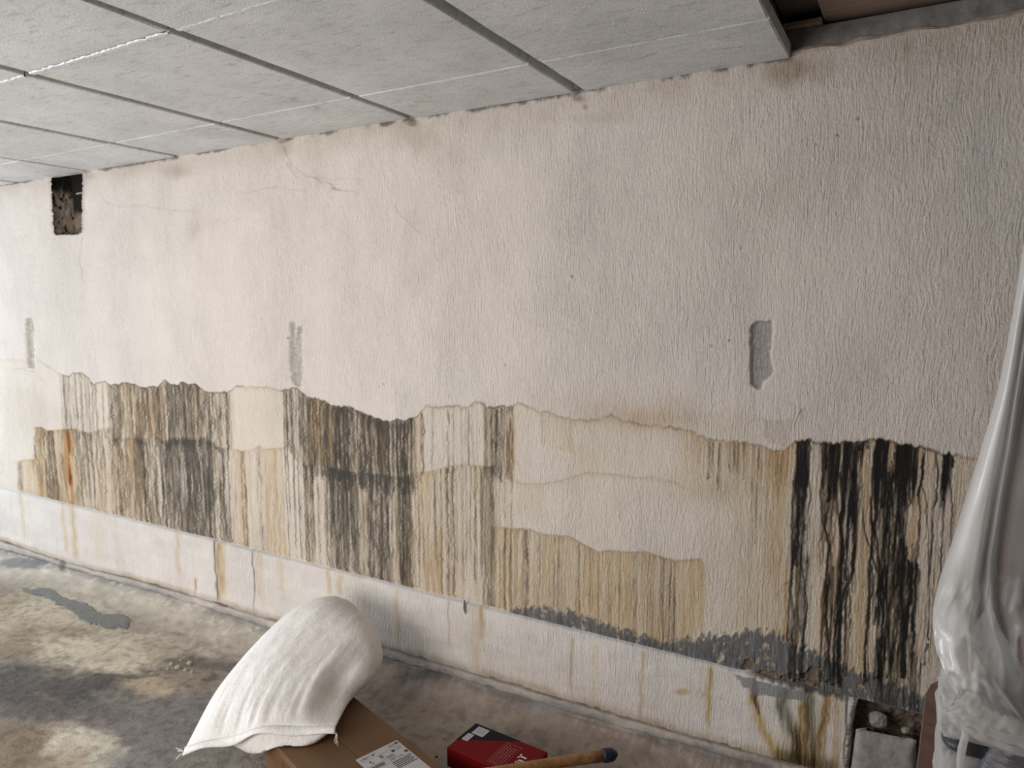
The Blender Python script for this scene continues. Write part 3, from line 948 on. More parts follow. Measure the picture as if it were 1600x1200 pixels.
Uc = np.concatenate([np.linspace(-8, -5.8, 10), np.array([onY(x, 930)[0] for x in np.linspace(-40, 1615, 800)]), [1.2, 2.6]])
Rc = 60
Pc = np.zeros((Rc, len(Uc), 3))
c2 = np.array([(-40, 850), (0, 860), (95, 886), (210, 919), (320, 951), (420, 985), (620, 1036), (730, 1066), (850, 1103), (950, 1134), (1080, 1170), (1250, 1213), (1600, 1310)], float)
c2q = np.array([onY(x, y, -.03) for x, y in c2])
Z2 = np.interp(Uc, c2q[:, 0], c2q[:, 2]) + (vnoise(1, len(Uc), 1, 120, 3, 91)[0] - .5) * .012
Z1 = ZB(Uc) + .006
reach = np.interp(Uc, [-5.5, -3, -1.8, -.8], [.36, .34, .24, .20])
ends = fz(Uc)
n1 = 14
for r in range(Rc):
    if r < n1:                               # the torn strip under the band
        t = r / (n1 - 1)
        Pc[r, :, 1] = -.012 - .014 * t + (-.010 if 1 < r < n1 - 3 else 0.002)
        Pc[r, :, 2] = Z1 * (1 - t) + Z2 * t
    else:
        t = (r - n1) / (Rc - 1 - n1)
        Pc[r, :, 1] = -.030 - (reach - .03) * t
        Pc[r, :, 2] = ends - .003 + (Z2 - .004 - ends) * (1 - t) ** 2.3
Pc[..., 0] = Uc[None, :]
nn = vnoise(Rc, len(Uc), 12, 180, 4, 92) - .5
fall = sstep(1.0, .55, np.linspace(0, 1, Rc))[:, None]
fall[0] = 0
Pc[..., 2] += nn * .014 * fall * np.interp(Uc, [-2.4, -1.9], [1, .45])[None, :]
Pc[..., 1] += nn * .006 * fall
cx, cy = proj(Pc)
cc = np.empty(Pc.shape)
cc[:] = np.array([.54, .48, .40])
cc[:, Uc > -2.15] = np.array([.40, .325, .275])
cc *= (.70 + .55 * vnoise(Rc, len(Uc), 10, 120, 4, 93))[..., None]
strip = (np.arange(Rc) < n1)[:, None]
cc = np.where(strip[..., None], np.array([.56, .50, .45]) * (.75 + .4 * vnoise(Rc, len(Uc), 10, 160, 3, 94))[..., None], cc)
# exposed dark mortar between strip and cove
gl = [(30, 900, .0)]
band = np.exp(-.5 * ((np.arange(Rc)[:, None] - (n1 - 3) + 5 * (vnoise(1, len(Uc), 1, 40, 2, 95) - .5)) / 3.0) ** 2) * sstep(.33, .55, vnoise(1, len(Uc), 1, 26, 3, 96) + .10 * (Uc > -2.1)[None, :])
cc = cc * (1 - .75 * band[..., None]) + np.array([.17, .165, .16]) * .75 * band[..., None]
crk = np.exp(-.5 * ((np.arange(Rc)[:, None] - .8) / 1.0) ** 2) * (.3 + vnoise(1, len(Uc), 1, 60, 2, 97))
cc *= np.exp(-1.3 * crk[..., None])
chips = np.interp(Uc, [-2.5, -2.1], [.8, .3])[None, :] * sstep(.62, .72, vnoise(Rc, len(Uc), 16, 260, 3, 98)) * np.exp(-.5 * ((np.arange(Rc)[:, None] - n1 - 3) / 5.0) ** 2)
cc = cc * (1 - .8 * chips[..., None]) + np.array([.72, .68, .62]) * .8 * chips[..., None]
for (x, y, rx, ry, s, k) in [(35, 880, 45, 9, .85, (.20, .20, .20)), (97, 885, 6, 14, .9, (.16, .14, .125)), (15, 905, 20, 10, .4, (.70, .66, .60)), (275, 992, 12, 5, .8, (.17, .17, .16)), (660, 1055, 40, 12, .8, (.18, .155, .135)),
                             (800, 1100, 30, 18, .5, (.20, .17, .15)), (860, 1105, 60, 9, .6, (.36, .34, .33)), (1180, 1190, 80, 14, .5, (.24, .2, .17))]:
    g = s * sstep(1.25, .5, np.hypot((cx - x) / rx, (cy - y) / ry) + (vnoise(Rc, len(Uc), 20, 200, 2, 99) - .5) * .9)[..., None]
    cc = cc * (1 - g) + np.array(k) * g
def floor_colour(Pf):
    fx, fyp = proj(Pf)
    front = (Pf - CAM) @ FW > .3
    wx = fx + 60 * (fbm(Pf[..., 0] * 4 + 9, Pf[..., 1] * 9 + 9, 111, 4) - .5) + 24 * (fbm(Pf[..., 0] * 22 + 9, Pf[..., 1] * 30 + 9, 112, 3) - .5)
    wy = fyp + 46 * (fbm(Pf[..., 0] * 4 + 29, Pf[..., 1] * 9 + 9, 113, 4) - .5) + 18 * (fbm(Pf[..., 0] * 22 + 9, Pf[..., 1] * 30 + 39, 114, 3) - .5)
    cf = np.empty(Pf.shape)
    cf[:] = np.array([.37, .315, .26])
    cf *= (.62 + .70 * fbm(Pf[..., 0] * 2.5 + 7, Pf[..., 1] * 6 + 7, 115, 5))[..., None]
    # dust, damp and tan patches (each lies where it lies on the floor)
    for (x, y, rx, ry, s, k) in [(60, 965, 95, 38, .85, (.56, .49, .375)), (170, 1020, 120, 34, .95, (.60, .53, .41)), (20, 1000, 45, 30, .6, (.33, .245, .16)), (95, 990, 60, 9, .55, (.30, .22, .14)), (10, 945, 30, 14, .5, (.36, .27, .18)),
                                 (40, 1075, 130, 44, 1.0, (.125, .112, .105)), (190, 1068, 110, 20, .95, (.125, .112, .102)), (310, 1038, 70, 16, .8, (.16, .14, .12)), (120, 1110, 110, 22, .85, (.14, .125, .115)), (270, 1130, 130, 50, .85, (.225, .21, .20)),
                                 (250, 1185, 120, 30, .8, (.27, .25, .235)), (240, 1075, 50, 17, .9, (.46, .375, .265)), (300, 1060, 40, 13, .6, (.36, .30, .225)), (120, 1172, 62, 34, 1.0, (.58, .525, .43)), (25, 1170, 45, 40, .8, (.26, .19, .125)), (70, 1090, 30, 9, .5, (.28, .235, .18)),
                                 (185, 1165, 20, 12, .6, (.50, .46, .38)), (350, 1190, 60, 24, .5, (.40, .36, .30)), (95, 1195, 40, 16, .5, (.40, .28, .16)), (280, 1010, 60, 22, .5, (.42, .36, .29)), (355, 1010, 60, 24, .5, (.42, .36, .30)),
                                 (640, 1100, 60, 30, .6, (.30, .235, .19)), (720, 1100, 60, 24, .5, (.34, .26, .21)), (900, 1160, 120, 30, .4, (.36, .31, .27)), (640, 1060, 30, 14, .6, (.17, .14, .12)), (800, 1130, 50, 10, .4, (.26, .22, .18))]:
        g = (s * sstep(1.35, .55, np.hypot((wx - x) / rx, (wy - y) / ry)) * front)[..., None]
        cf = cf * (1 - g) + np.array(k) * (1.16 if k[0] > .4 else 1.0) * g * (.8 + .4 * fbm(Pf[..., 0] * 12 + 7, Pf[..., 1] * 30 + 7, 116, 3))[..., None]
    peb = sstep(.60, .74, nz(Pf[..., 0] * 40 + 70, Pf[..., 1] * 40 + 70, 117)) * .25
    cf *= 1 - peb[..., None]
    return cf


tt_ = sstep(.30, .85, np.linspace(0, 1, Rc))[:, None, None]
cc = cc * (1 - tt_) + floor_colour(Pc) * tt_
cove = grid_obj('trim_1', Pc, M_CEM.m, cc, flip=True)
tag(cove, 'rough cement cove running along the foot of the wall', 'cove', kind='structure')

fu = np.concatenate([np.linspace(-8, -6.2, 12), np.linspace(-6.15, .4, 620), np.linspace(.5, 2.6, 14)])
fy = np.concatenate([np.linspace(-3.52, -2.0, 20), np.linspace(-1.98, 0.03, 260)])
Pf = np.zeros((len(fy), len(fu), 3))
Pf[..., 0] = fu[None, :]; Pf[..., 1] = fy[:, None]; Pf[..., 2] = fz(fu)[None, :]
fn = fbm(Pf[..., 0] * 3 + 50, Pf[..., 1] * 3 + 50, 101, 4) - .5
Pf[..., 2] += fn * .010
cf = floor_colour(Pf)
M_FLOOR = NT('worn_floor')
c_, v_ = vcol_base(M_FLOOR, .25, 18.0, .25)
M_FLOOR.l(c_, M_FLOOR.b.inputs['Base Color'])
M_FLOOR.set(Roughness=.8)
M_FLOOR.b.inputs['Specular IOR Level'].default_value = .3
M_FLOOR.l(M_FLOOR.bump(M_FLOOR.noise(v_, 22, 5), .7, .010, M_FLOOR.bump(M_FLOOR.noise(v_, 140, 4), .7, .003)), M_FLOOR.b.inputs['Normal'])
floor = grid_obj('floor', Pf, M_FLOOR.m, cf)
tag(floor, 'worn cement floor with tan dust and dark damp patches', 'floor', kind='structure')

# smooth grey mortar patch stuck on the edge of the cove
poly = [(30, 918), (48, 922), (62, 919), (75, 919), (88, 928), (95, 934), (112, 938), (130, 943), (143, 948), (150, 958), (162, 962), (175, 963), (190, 961), (198, 963), (204, 970), (200, 977), (199, 984), (193, 979),
        (185, 980), (172, 984), (160, 980), (150, 976), (138, 975), (125, 968), (120, 960), (110, 954), (98, 948), (86, 945), (80, 938), (66, 930), (50, 928), (36, 924)]


def surf_pt(x, y):
    """point of cove/floor seen at a pixel"""
    p = onZ(x, y, -.15)
    for _ in range(6):
        u, yy = p[0], p[1]
        zf = fz(u)
        rc = float(np.interp(u, [-5.5, -3, -1.8, -.8], [.36, .34, .24, .20]))
        z2 = float(np.interp(u, c2q[:, 0], c2q[:, 2]))
        if -rc < yy < -.03:
            t = (-yy - .03) / (rc - .03)
            zf = zf - .003 + (z2 - .004 - zf) * (1 - t) ** 2.3
        p = onZ(x, y, zf)
    return p


dense = []
for i in range(len(poly)):
    (xa, ya), (xb, yb) = poly[i], poly[(i + 1) % len(poly)]
    for q in range(4):
        dense.append((xa + (xb - xa) * q / 4 + rng.normal(0, 1.1), ya + (yb - ya) * q / 4 + rng.normal(0, .9)))
pv = [surf_pt(x, y) for x, y in dense]
cen = np.mean(pv, 0)
V = [p + np.array([0, 0, -.004]) for p in pv] + [p + np.array([0, 0, .003]) for p in pv] + [cen + (p - cen) * .93 + np.array([0, 0, .007]) for p in pv]
n = len(pv)
Fc = []
for i in range(n):
    j = (i + 1) % n
    Fc += [(i, j, n + j, n + i), (n + i, n + j, 2 * n + j, 2 * n + i)]
Fc.append(tuple(range(2 * n, 3 * n)))
M_MORTAR = simple('grey_mortar', (.155, .155, .145), .8, .15, 40, .4, .003)
patch = mesh_obj('mortar_patch', V, Fc, M_MORTAR, floor)
patch['label'] = 'smooth grey mortar patch'

# ------------------------------------------------------------------ ceiling of precast panels
M_CONC = NT('ceiling_concrete')
v_ = M_CONC.coord()
f = M_CONC.noise(v_, 3.0, 6, .6)
g = M_CONC.noise(M_CONC.coord((1, 4, 1)), 14, 5, .65)
c = M_CONC.mix(M_CONC.ramp(f, [(.3, (.54, .54, .53)), (.7, (.72, .72, .71))]), M_CONC.ramp(g, [(.30, .62), (.46, 1.0)]), .8, 'MULTIPLY')
sp = M_CONC.noise(v_, 190, 3, .7)
c = M_CONC.mix(c, M_CONC.ramp(sp, [(.30, .55), (.48, 1.0), (.62, 1.0), (.74, 1.25)]), .9, 'MULTIPLY')
rs = M_CONC.noise(M_CONC.coord((1.0, 2.6, 1)), 7.5, 4, .7, .8)
c = M_CONC.mix(c, (.20, .165, .13), M_CONC.ramp(rs, [(.62, 0.0), (.74, .7)]))
M_CONC.l(c, M_CONC.b.inputs['Base Color'])
M_CONC.set(Roughness=.62)
M_CONC.b.inputs['Specular IOR Level'].default_value = .45
M_CONC.l(M_CONC.bump(M_CONC.noise(v_, 8, 4), .4, .008, M_CONC.bump(sp, .55, .003)), M_CONC.b.inputs['Normal'])
M_CONCD = simple('groove_concrete', (.13, .105, .085), .85, .25, 25, .4, .004)
M_CAULK = simple('pale_joint_filler', (.56, .58, .60), .35, .15, 60, .5, .003, spec=.7)
ZC = 2.362
ceil_o = mesh_obj('ceiling', [(-8, -3.52, 2.58), (2.6, -3.52, 2.58), (2.6, .20, 2.58), (-8, .20, 2.58), (-8, -3.52, 2.66), (2.6, -3.52, 2.66), (2.6, .20, 2.66), (-8, .20, 2.66)], BOXF, M_CONCD)
tag(ceil_o, 'ceiling of grey precast concrete panels with open joints', 'ceiling', kind='structure')
box_obj('backing_slab', (-8, -3.52, 2.402), (-.43, .12, 2.578), M_CONCD, ceil_o)
jx = [-.394, -1.108, -1.862, -2.626, -3.385, -4.20, -4.97, -5.74, -6.5, -7.27, -8.04]
yrows = [.03, -.352, -1.088, -1.82, -2.55, -3.28, -3.50]
prng = np.random.default_rng(5)


def panel(x0, x1, y0, y1, z, th):
    """precast slab with chipped, chamfered lower edges"""
    nx, ny = 12, 6
    ch = .0045
    V, Fc = [], []
    xs = np.linspace(x0, x1, nx); ys = np.linspace(y0, y1, ny)
    ring = [(x, y0) for x in xs] + [(x1, y) for y in ys[1:]] + [(x, y1) for x in xs[::-1][1:]] + [(x0, y) for y in ys[::-1][1:-1]]
    cx_, cy_ = (x0 + x1) / 2, (y0 + y1) / 2
    m = len(ring)
    lo = []
    for x, y in ring:
        k = ch * (0.4 + 1.1 * prng.random())
        lo.append((x + (k if x < cx_ else -k) * (abs(x - x0) < 1e-6 or abs(x - x1) < 1e-6), y + (k if y < cy_ else -k) * (abs(y - y0) < 1e-6 or abs(y - y1) < 1e-6), z))
    V = [(x, y, z + th) for x, y in ring] + [(x, y, z + ch * .8) for x, y in ring] + lo
    for i in range(m):
        j = (i + 1) % m
        Fc += [(i, j, m + j, m + i), (m + i, m + j, 2 * m + j, 2 * m + i)]
    Fc.append(tuple(range(2 * m, 3 * m)))
    Fc.append(tuple(range(m))[::-1])
    return V, Fc


for i in range(len(jx) - 1):
    for j in range(len(yrows) - 1):
        x1, x0 = jx[i] - (.021 if i else 0), jx[i + 1] + .021
        off = float(prng.normal(0, .012)) if j > 0 else 0
        gap = .0022 if j != 1 else .006
        y1 = yrows[j] - (gap if j else 0)
        y0 = yrows[j + 1] + (.0022 if j else .0022)
        z = ZC + float(prng.normal(0, .0012))
        V, Fc = panel(x0, x1, y0, y1, z, .042 if j else .042)
        o = mesh_obj('panel', V, Fc, M_CONC.m, ceil_o)
    # pale filler bead squeezed out of the cross joint
    if 1 <= i <= 6:
        k = 60
        xa, xb = jx[i + 1] + .022, jx[i] - .022
        V, Fc = [], []
        for q in range(k):
            x_ = xa + (xb - xa) * q / (k - 1)
            h1_, h2_ = (.006 + .007 * prng.random()), (.006 + .007 * prng.random())
            if prng.random() < .12: h1_ *= .35; h2_ *= .35
            V += [(x_, yrows[2] - h1_, ZC + .001), (x_, yrows[2] - h1_ * .7, ZC - .003), (x_, yrows[2] + h2_ * .7, ZC - .003), (x_, yrows[2] + h2_, ZC + .001)]
        for q in range(k - 1):
            for e_ in range(3):
                Fc.append((q * 4 + e_, q * 4 + e_ + 1, q * 4 + e_ + 5, q * 4 + e_ + 4)[::-1])
        mesh_obj('joint_filler', V, Fc, M_CAULK, ceil_o)
    # bottom of the open joint
# right of the last panel the soffit is higher: concrete edge strip, timber board, dark recess
M_STRIP = simple('dark_grey_render', (.20, .195, .19), .9, .3, 25, .5, .004)
M_BOARDC = simple('brown_form_board', (.30, .225, .18), .8, .2, 12, .3, .003, (1, 6, 1))
box_obj('edge_strip', (-.415, .006, 2.36), (2.6, .19, 2.446), M_STRIP, ceil_o, .004)
V, Fc = [], []
k = 60
lx = np.linspace(-.40, 2.55, k)
for q in range(4):
    for i, x in enumerate(lx):
        r = .010 * math.sin(i * 1.7) * math.sin(i * .61) + (.012 * (prng.random() - .5))
        V.append([(x, -.003, 2.366), (x, -.006 + r * .2, 2.377 + r * .6), (x, .002, 2.386 + r * .6), (x, .05, 2.386 + r * .6)][q])
for q in range(3):
    for i in range(k - 1):
        Fc.append((q * k + i, q * k + i + 1, (q + 1) * k + i + 1, (q + 1) * k + i))
mesh_obj('plaster_lip', V, Fc, simple('plaster_lip', (.48, .41, .35), .9, .25, 30, .6, .004), ceil_o)
box_obj('soffit_board', (-.305, -.60, 2.462), (2.6, .19, 2.50), M_BOARDC, ceil_o, .003)
box_obj('soffit_board', (-.425, -.60, 2.492), (-.31, .19, 2.53), M_CONCD, ceil_o, .003)
box_obj('soffit_board', (-.425, -3.50, 2.50), (2.6, -.603, 2.54), M_CONCD, ceil_o, .003)
box_obj('back_closure', (-8, .20, 2.2), (2.6, .26, 2.66), M_CONCD, ceil_o)
box_obj('ledger', (-.42, -.012, 2.447), (-.307, .10, 2.464), simple('orange_brown_ledger', (.42, .30, .20), .8, .2, 25, .3, .003), ceil_o, .003)

# ------------------------------------------------------------------ the rest of the room (behind and beside the camera)
M_SIDE = simple('side_plaster', (.22, .20, .18), .9, .1, 8, .2, .004)


def wall_with_hole(name, org, du, lu, hole, label):
    """vertical wall along du with one rectangular window opening (u0,u1,z0,z1)"""
    org = np.array(org, float); du = np.array(du, float); nrm = np.array([du[1], -du[0], 0]) * .15
    z0, z1 = -.25, 2.58
    a, b, c, d = hole
    q = [(0, a, z0, z1), (b, lu, z0, z1), (a, b, z0, c), (a, b, d, z1)]
    V, Fc = [], []
    for (u0, u1, w0, w1) in q:
        k = len(V)
        for off in (0, 1):
            for (u, w) in ((u0, w0), (u1, w0), (u1, w1), (u0, w1)):
                V.append(org + du * u + np.array([0, 0, w]) + nrm * off)
        Fc += [tuple(k + i for i in f) for f in BOXF]
    o = mesh_obj(name, V, Fc, M_SIDE)
    return tag(o, label, 'wall', kind='structure')


wall_with_hole('wall_front', (-8, -3.52, 0), (1, 0, 0), 10.6, (4.2, 6.8, .20, 2.0), 'plain wall behind the viewer with a wide window opening')
wall_with_hole('wall_left', (-8.0, .2, 0), (0, -1, 0), 3.72, (.9, 3.6, .15, 1.95), 'far end wall of the room with a wide window opening')
w = box_obj('wall_right', (2.6, -3.52, -.25), (2.75, .2, 2.58), M_SIDE)
tag(w, 'plain wall at the right end of the room', 'wall', kind='structure')

# ------------------------------------------------------------------ white woven sack leaning on the wall
def catmull(pts, t):
    pts = np.array(pts, float)
    n = len(pts) - 1
    x = np.clip(t * n, 0, n - 1e-6)
    i = np.floor(x).astype(int); f = (x - i)[:, None]
    g = lambda k: pts[np.clip(i + k, 0, n)]
    p0, p1, p2, p3 = g(-1), g(0), g(1), g(2)
    return .5 * (2 * p1 + (p2 - p0) * f + (2 * p0 - 5 * p1 + 4 * p2 - p3) * f ** 2 + (3 * p1 - p0 - 3 * p2 + p3) * f ** 3)


M_SACK = NT('woven_sack_fabric')
v_ = M_SACK.coord()
f = M_SACK.noise(v_, 7, 4)
M_SACK.l(M_SACK.ramp(f, [(.3, (.74, .70, .67)), (.7, (.86, .84, .82))]), M_SACK.b.inputs['Base Color'])
M_SACK.set(Roughness=.55)
M_SACK.b.inputs['Subsurface Weight'].default_value = .15
M_SACK.b.inputs['Subsurface Radius'].default_value = (.02, .015, .012)
M_SACK.b.inputs['Specular IOR Level'].default_value = .4
wv = M_SACK.n('ShaderNodeTexWave'); wv.inputs['Scale'].default_value = 120; wv.inputs['Distortion'].default_value = 1.5
M_SACK.l(M_SACK.coord((1, .3, 1)), wv.inputs['Vector'])
cr = M_SACK.noise(M_SACK.coord((1, .55, 1)), 13, 5, .55, .6)
cr2 = M_SACK.noise(M_SACK.coord((1.2, .6, 1)), 48, 4, .6, .9)
M_SACK.l(M_SACK.bump(cr, .5, .012, M_SACK.bump(cr2, .8, .0045, M_SACK.bump(wv.outputs['Fac'], .4, .0010))), M_SACK.b.inputs['Normal'])

sack = thing('sack', 'bulging white woven sack leaning on the wall over a cardboard box', 'sack')
A_ = onZ(290, 1168, .00); B_ = onZ(525, 1135, .115)
Lp = [A_, onY(342, 1075, -.70), onY(415, 992, -.44), onY(468, 950, -.28), onY(522, 931, -.13)]
Rp = [B_, onY(548, 1092, -.50), onY(584, 1056, -.37), onY(598, 1030, -.26), np.array([-2.00, -.15, .03])]
ns, nt = 90, 90
s = np.linspace(-1, 1, ns); t = np.linspace(0, 1, nt)
Lc, Rc_ = catmull(Lp, t), catmull(Rp, t)
mid0 = (Lc + Rc_) / 2
axis = np.gradient(mid0, axis=0); axis /= np.linalg.norm(axis, axis=1)[:, None]
wid = Rc_ - Lc
nor = np.cross(wid, axis); nor /= np.linalg.norm(nor, axis=1)[:, None]
S, Tt = np.meshgrid(s, t)
base_p = Lc[:, None, :] * (1 - (S[..., None] + 1) / 2) + Rc_[:, None, :] * (S[..., None] + 1) / 2
prof_t = (1 - (1 - np.clip(Tt / (.34 + .30 * np.abs(S) ** 2), 0, 1)) ** 2) ** .85 * np.sqrt(np.clip(1 - Tt ** 9, 0, 1))
prof_s = np.clip(1 - np.abs(S) ** 2.8, 0, 1) ** .60
# the free corner at the right of the mouth stays flat, with a crease running up from it
corner = np.exp(-(((S - 1.0) / .42) ** 2 + (Tt / .24) ** 2))
prof_t = prof_t * (1 - .75 * corner)
crease = (fbm(S * 6 + 20, Tt * 1.2 + 20, 201, 3) - .5) * .016 * np.exp(-Tt * 5.5) + (fbm(S * 2.2 + 20, Tt * 2.6 + 20, 205, 4) - .5) * .026
crease += .018 * np.exp(-((S - .62 + .25 * Tt) / .10) ** 2) * np.exp(-((Tt - .25) / .22) ** 2) - .014 * np.exp(-((S - .86 + .25 * Tt) / .10) ** 2) * np.exp(-((Tt - .25) / .22) ** 2)
crease += (fbm(S * 15 + 40, Tt * 2.0 + 20, 208, 2) - .5) * .011 * np.exp(-Tt * 4.0)
rim = np.clip(prof_t * prof_s * 3, 0, 1)
hem = .012 * np.sin(S * 5.3 + .7) * np.exp(-Tt * 14) * (1 - np.abs(S))
top = base_p + nor[:, None, :] * (prof_t * prof_s * .105 + crease * rim + hem)[..., None]
sag = np.exp(-((Tt - .10) / .16) ** 2) * prof_s * (1 - np.exp(-Tt * 30)) * sstep(-.75, .25, S)
botm = base_p - nor[:, None, :] * (prof_t * prof_s * .120 - crease * rim * .4 - hem)[..., None] - axis[:, None, :] * (sag * .115)[..., None] - np.array([0, 0, 1.0]) * (sag * .030)[..., None]
# seam sags between its two corners
seamlift = (np.exp(-Tt * 9) * (1 - S ** 2) * .032)
top += nor[:, None, :] * seamlift[..., None]; botm += nor[:, None, :] * (seamlift * np.exp(-Tt * 6))[..., None]
# keep the sack above the box it rests on and out of the floor and the wall
botm[..., 1] = np.minimum(botm[..., 1], -.03)
top[..., 1] = np.minimum(top[..., 1], -.03)
_ex = np.array([.951, -.309]); _ey = np.array([.309, .951])
_o = onZ(432, 1166, .05)[:2] - _ex * .11
_w = (onZ(560, 1095, .05)[:2] - onZ(432, 1166, .05)[:2]) @ _ey
for arr in (top, botm):
    a1 = (arr[..., :2] - _o) @ _ex; b1 = (arr[..., :2] - _o) @ _ey
    onb = sstep(-.16, .01, a1) * sstep(-.14, .01, b1) * sstep(_w + .03, _w - .01, b1)
    zmin = np.maximum(fz(arr[..., 0]) + .012 + .06 * sstep(-.30, -.05, arr[..., 1]), -1) * (1 - onb) + .058 * onb
    arr[..., 2] = np.maximum(arr[..., 2], zmin)
P2 = np.concatenate([top, botm[:, ::-1][:, 1:-1]], 1)
body = grid_obj('sack_body', P2, M_SACK.m, parent=sack, close_u=True)
# sewn hem along the mouth of the sack
edge_p = top[0]
hv = -axis[0] * .028 - nor[0] * .012
wavy = np.stack([.004 * np.sin(np.linspace(0, 22, ns)), 0 * s, .005 * np.sin(np.linspace(0, 15, ns))], -1)
hemP = np.stack([edge_p + nor[0] * .001, edge_p + hv * .5 + wavy * .5, edge_p + hv + wavy], 0)
hem_o = grid_obj('sewn_hem', hemP, M_SACK.m, parent=sack)
sm_ = hem_o.modifiers.new('solid', 'SOLIDIFY'); sm_.thickness = .003
M_STRING = simple('white_string', (.80, .77, .74), .8, .1, 80, .2)
for q, dirs in ((edge_p[0], [(-.03, -.01, .015), (-.018, -.02, -.02), (-.035, .0, -.004)]), (edge_p[-1], [(.012, -.012, -.035), (.022, -.01, -.03), (.016, -.004, -.048)])):
    for d in dirs:
        d = np.array(d)
        q0 = q + hv * .6
        tube('stitch_thread', [q0, q0 + d * .4 + np.array([.004, 0, .006]), q0 + d * .75 + np.array([-.003, 0, 0]), q0 + d], .0016, M_STRING, sack, 5)

# ------------------------------------------------------------------ cardboard box under the sack
M_CARD = NT('cardboard')
v_ = M_CARD.coord()
f = M_CARD.noise(v_, 6, 4)
M_CARD.l(M_CARD.ramp(f, [(.3, (.115, .058, .022)), (.7, (.145, .075, .030))]), M_CARD.b.inputs['Base Color'])
M_CARD.set(Roughness=.7)
wv = M_CARD.n('ShaderNodeTexWave'); wv.inputs['Scale'].default_value = 70; wv.inputs['Distortion'].default_value = .3
M_CARD.l(M_CARD.coord((.3, 1, .3)), wv.inputs['Vector'])
M_CARD.l(M_CARD.bump(wv.outputs['Fac'], .10, .0006), M_CARD.b.inputs['Normal'])
M_WHITE = simple('label_paper', (.46, .44, .45), .6, .03, 20, .05)
M_INK = simple('printed_ink', (.035, .035, .045), .6, .1, 20, 0)
M_INKG = simple('grey_ink', (.30, .30, .33), .6, .1, 20, 0)
M_INKB = simple('brown_ink', (.09, .045, .02), .6, .1, 20, 0)
cbox = thing('cardboard_box', 'flat brown cardboard box with a white shipping label', 'box')
ex = np.array([.951, -.309, 0]); ey = np.array([.309, .951, 0])
ZBX = .05
o0 = onZ(432, 1166, ZBX)
e0 = -(o0 @ ey) + (onZ(560, 1095, ZBX) @ ey)             # width of the box
org = o0 - ex * .11
LEN = .95
hgt = .125
mid = e0 / 2
frame_box('box_body', org + np.array([0, 0, -hgt - .003]), ex * LEN, ey * e0, (0, 0, hgt), M_CARD.m, cbox, .002)
# two lid flaps meeting in the middle, each a sheet of board
frame_box('lid_flap', org + np.array([0, 0, -.003]), ex * LEN, ey * (mid - .001), (0, 0, .0035), M_CARD.m, cbox, .0012)
frame_box('lid_flap', org + ey * (mid + .001) + np.array([0, 0, -.003]), ex * LEN, ey * (mid - .001), (0, 0, .0035), M_CARD.m, cbox, .0012)
l0 = onZ(555.5, 1187.5, ZBX + .001); l1 = onZ(622, 1158, ZBX + .001)
lw = (l1 - l0) @ ey
lab0 = np.array([l0[0], l0[1], ZBX + .0008])
LL = .26
label = frame_box('shipping_label', lab0, ex * LL, ey * lw, (0, 0, .0006), M_WHITE, cbox)
label['label'] = 'white shipping label with barcodes'


def ink(parent, o, e1, e2, z, a0, a1, b0, b1, mat, name='print_mark'):
    q = o + e1 * a0 + e2 * b0
    return frame_box(name, q + np.array([0, 0, z]), e1 * (a1 - a0), e2 * (b1 - b0), (0, 0, .0003), mat, parent)


zi = .0007
marks = [(.030, .0315, .004, lw - .004, M_INKG), (.066, .0675, .004, lw - .055, M_INKG), (.092, .0932, .004, lw - .004, M_INKG), (.030, .092, lw * .46, lw * .46 + .001, M_INKG),
         (.010, .024, .008, .018, M_INKG), (.011, .023, .022, .026, M_INK), (.013, .022, .030, .034, M_INK), (.010, .022, .038, .046, M_INKG), (.012, .022, .054, .060, M_INK), (.011, .017, .064, .067, M_INK),
         (.008, .022, lw - .045, lw - .022, M_INKG), (.008, .018, lw - .018, lw - .006, M_INK), (.035, .055, .070, .073, M_INK), (.035, .055, .076, .079, M_INK),
         (.040, .052, .028, .032, M_INK), (.052, .062, .034, .037, M_INK), (.038, .050, lw - .050, lw - .038, M_INK), (.058, .061, lw * .5, lw * .5 + .03, M_INK), (.066, .078, lw * .52, lw * .52 + .030, M_INKG),
         (.082, .085, lw * .52, lw * .52 + .022, M_INK), (.082, .085, lw * .52 + .03, lw * .52 + .05, M_INK), (.068, .080, lw - .016, lw - .004, M_INK), (.035, .048, lw - .030, lw - .008, M_INKG)]
for (a0, a1, b0, b1, m_) in marks:
    ink(label, lab0, ex, ey, zi, a0, a1, b0, b1, m_)
bb = .012
while bb < lw * .46 - .008:
    wbar = float(prng.choice([.0012, .002, .003]))
    ink(label, lab0, ex, ey, zi, .072, .089, bb, bb + wbar, M_INK, 'barcode_bar')
    bb += wbar + float(prng.choice([.0014, .0024]))
for q in range(5):
    ink(label, lab0, ex, ey, zi, .098 + q * .009, .102 + q * .009, lw * .5, lw - .006 - .008 * (q % 2), M_INK)
# small barcode printed on the long side of the box
sd = org + ex * .145 + np.array([0, 0, -.06])
for q in range(9):
    frame_box('barcode_bar', sd + ex * (.011 * q) - ey * .0006 + np.array([0, 0, -.0]), ex * (.003 + .003 * (q % 3 == 1)), ey * .0006, (0, 0, .035 - .003 * (q % 2)), M_INKB, cbox)

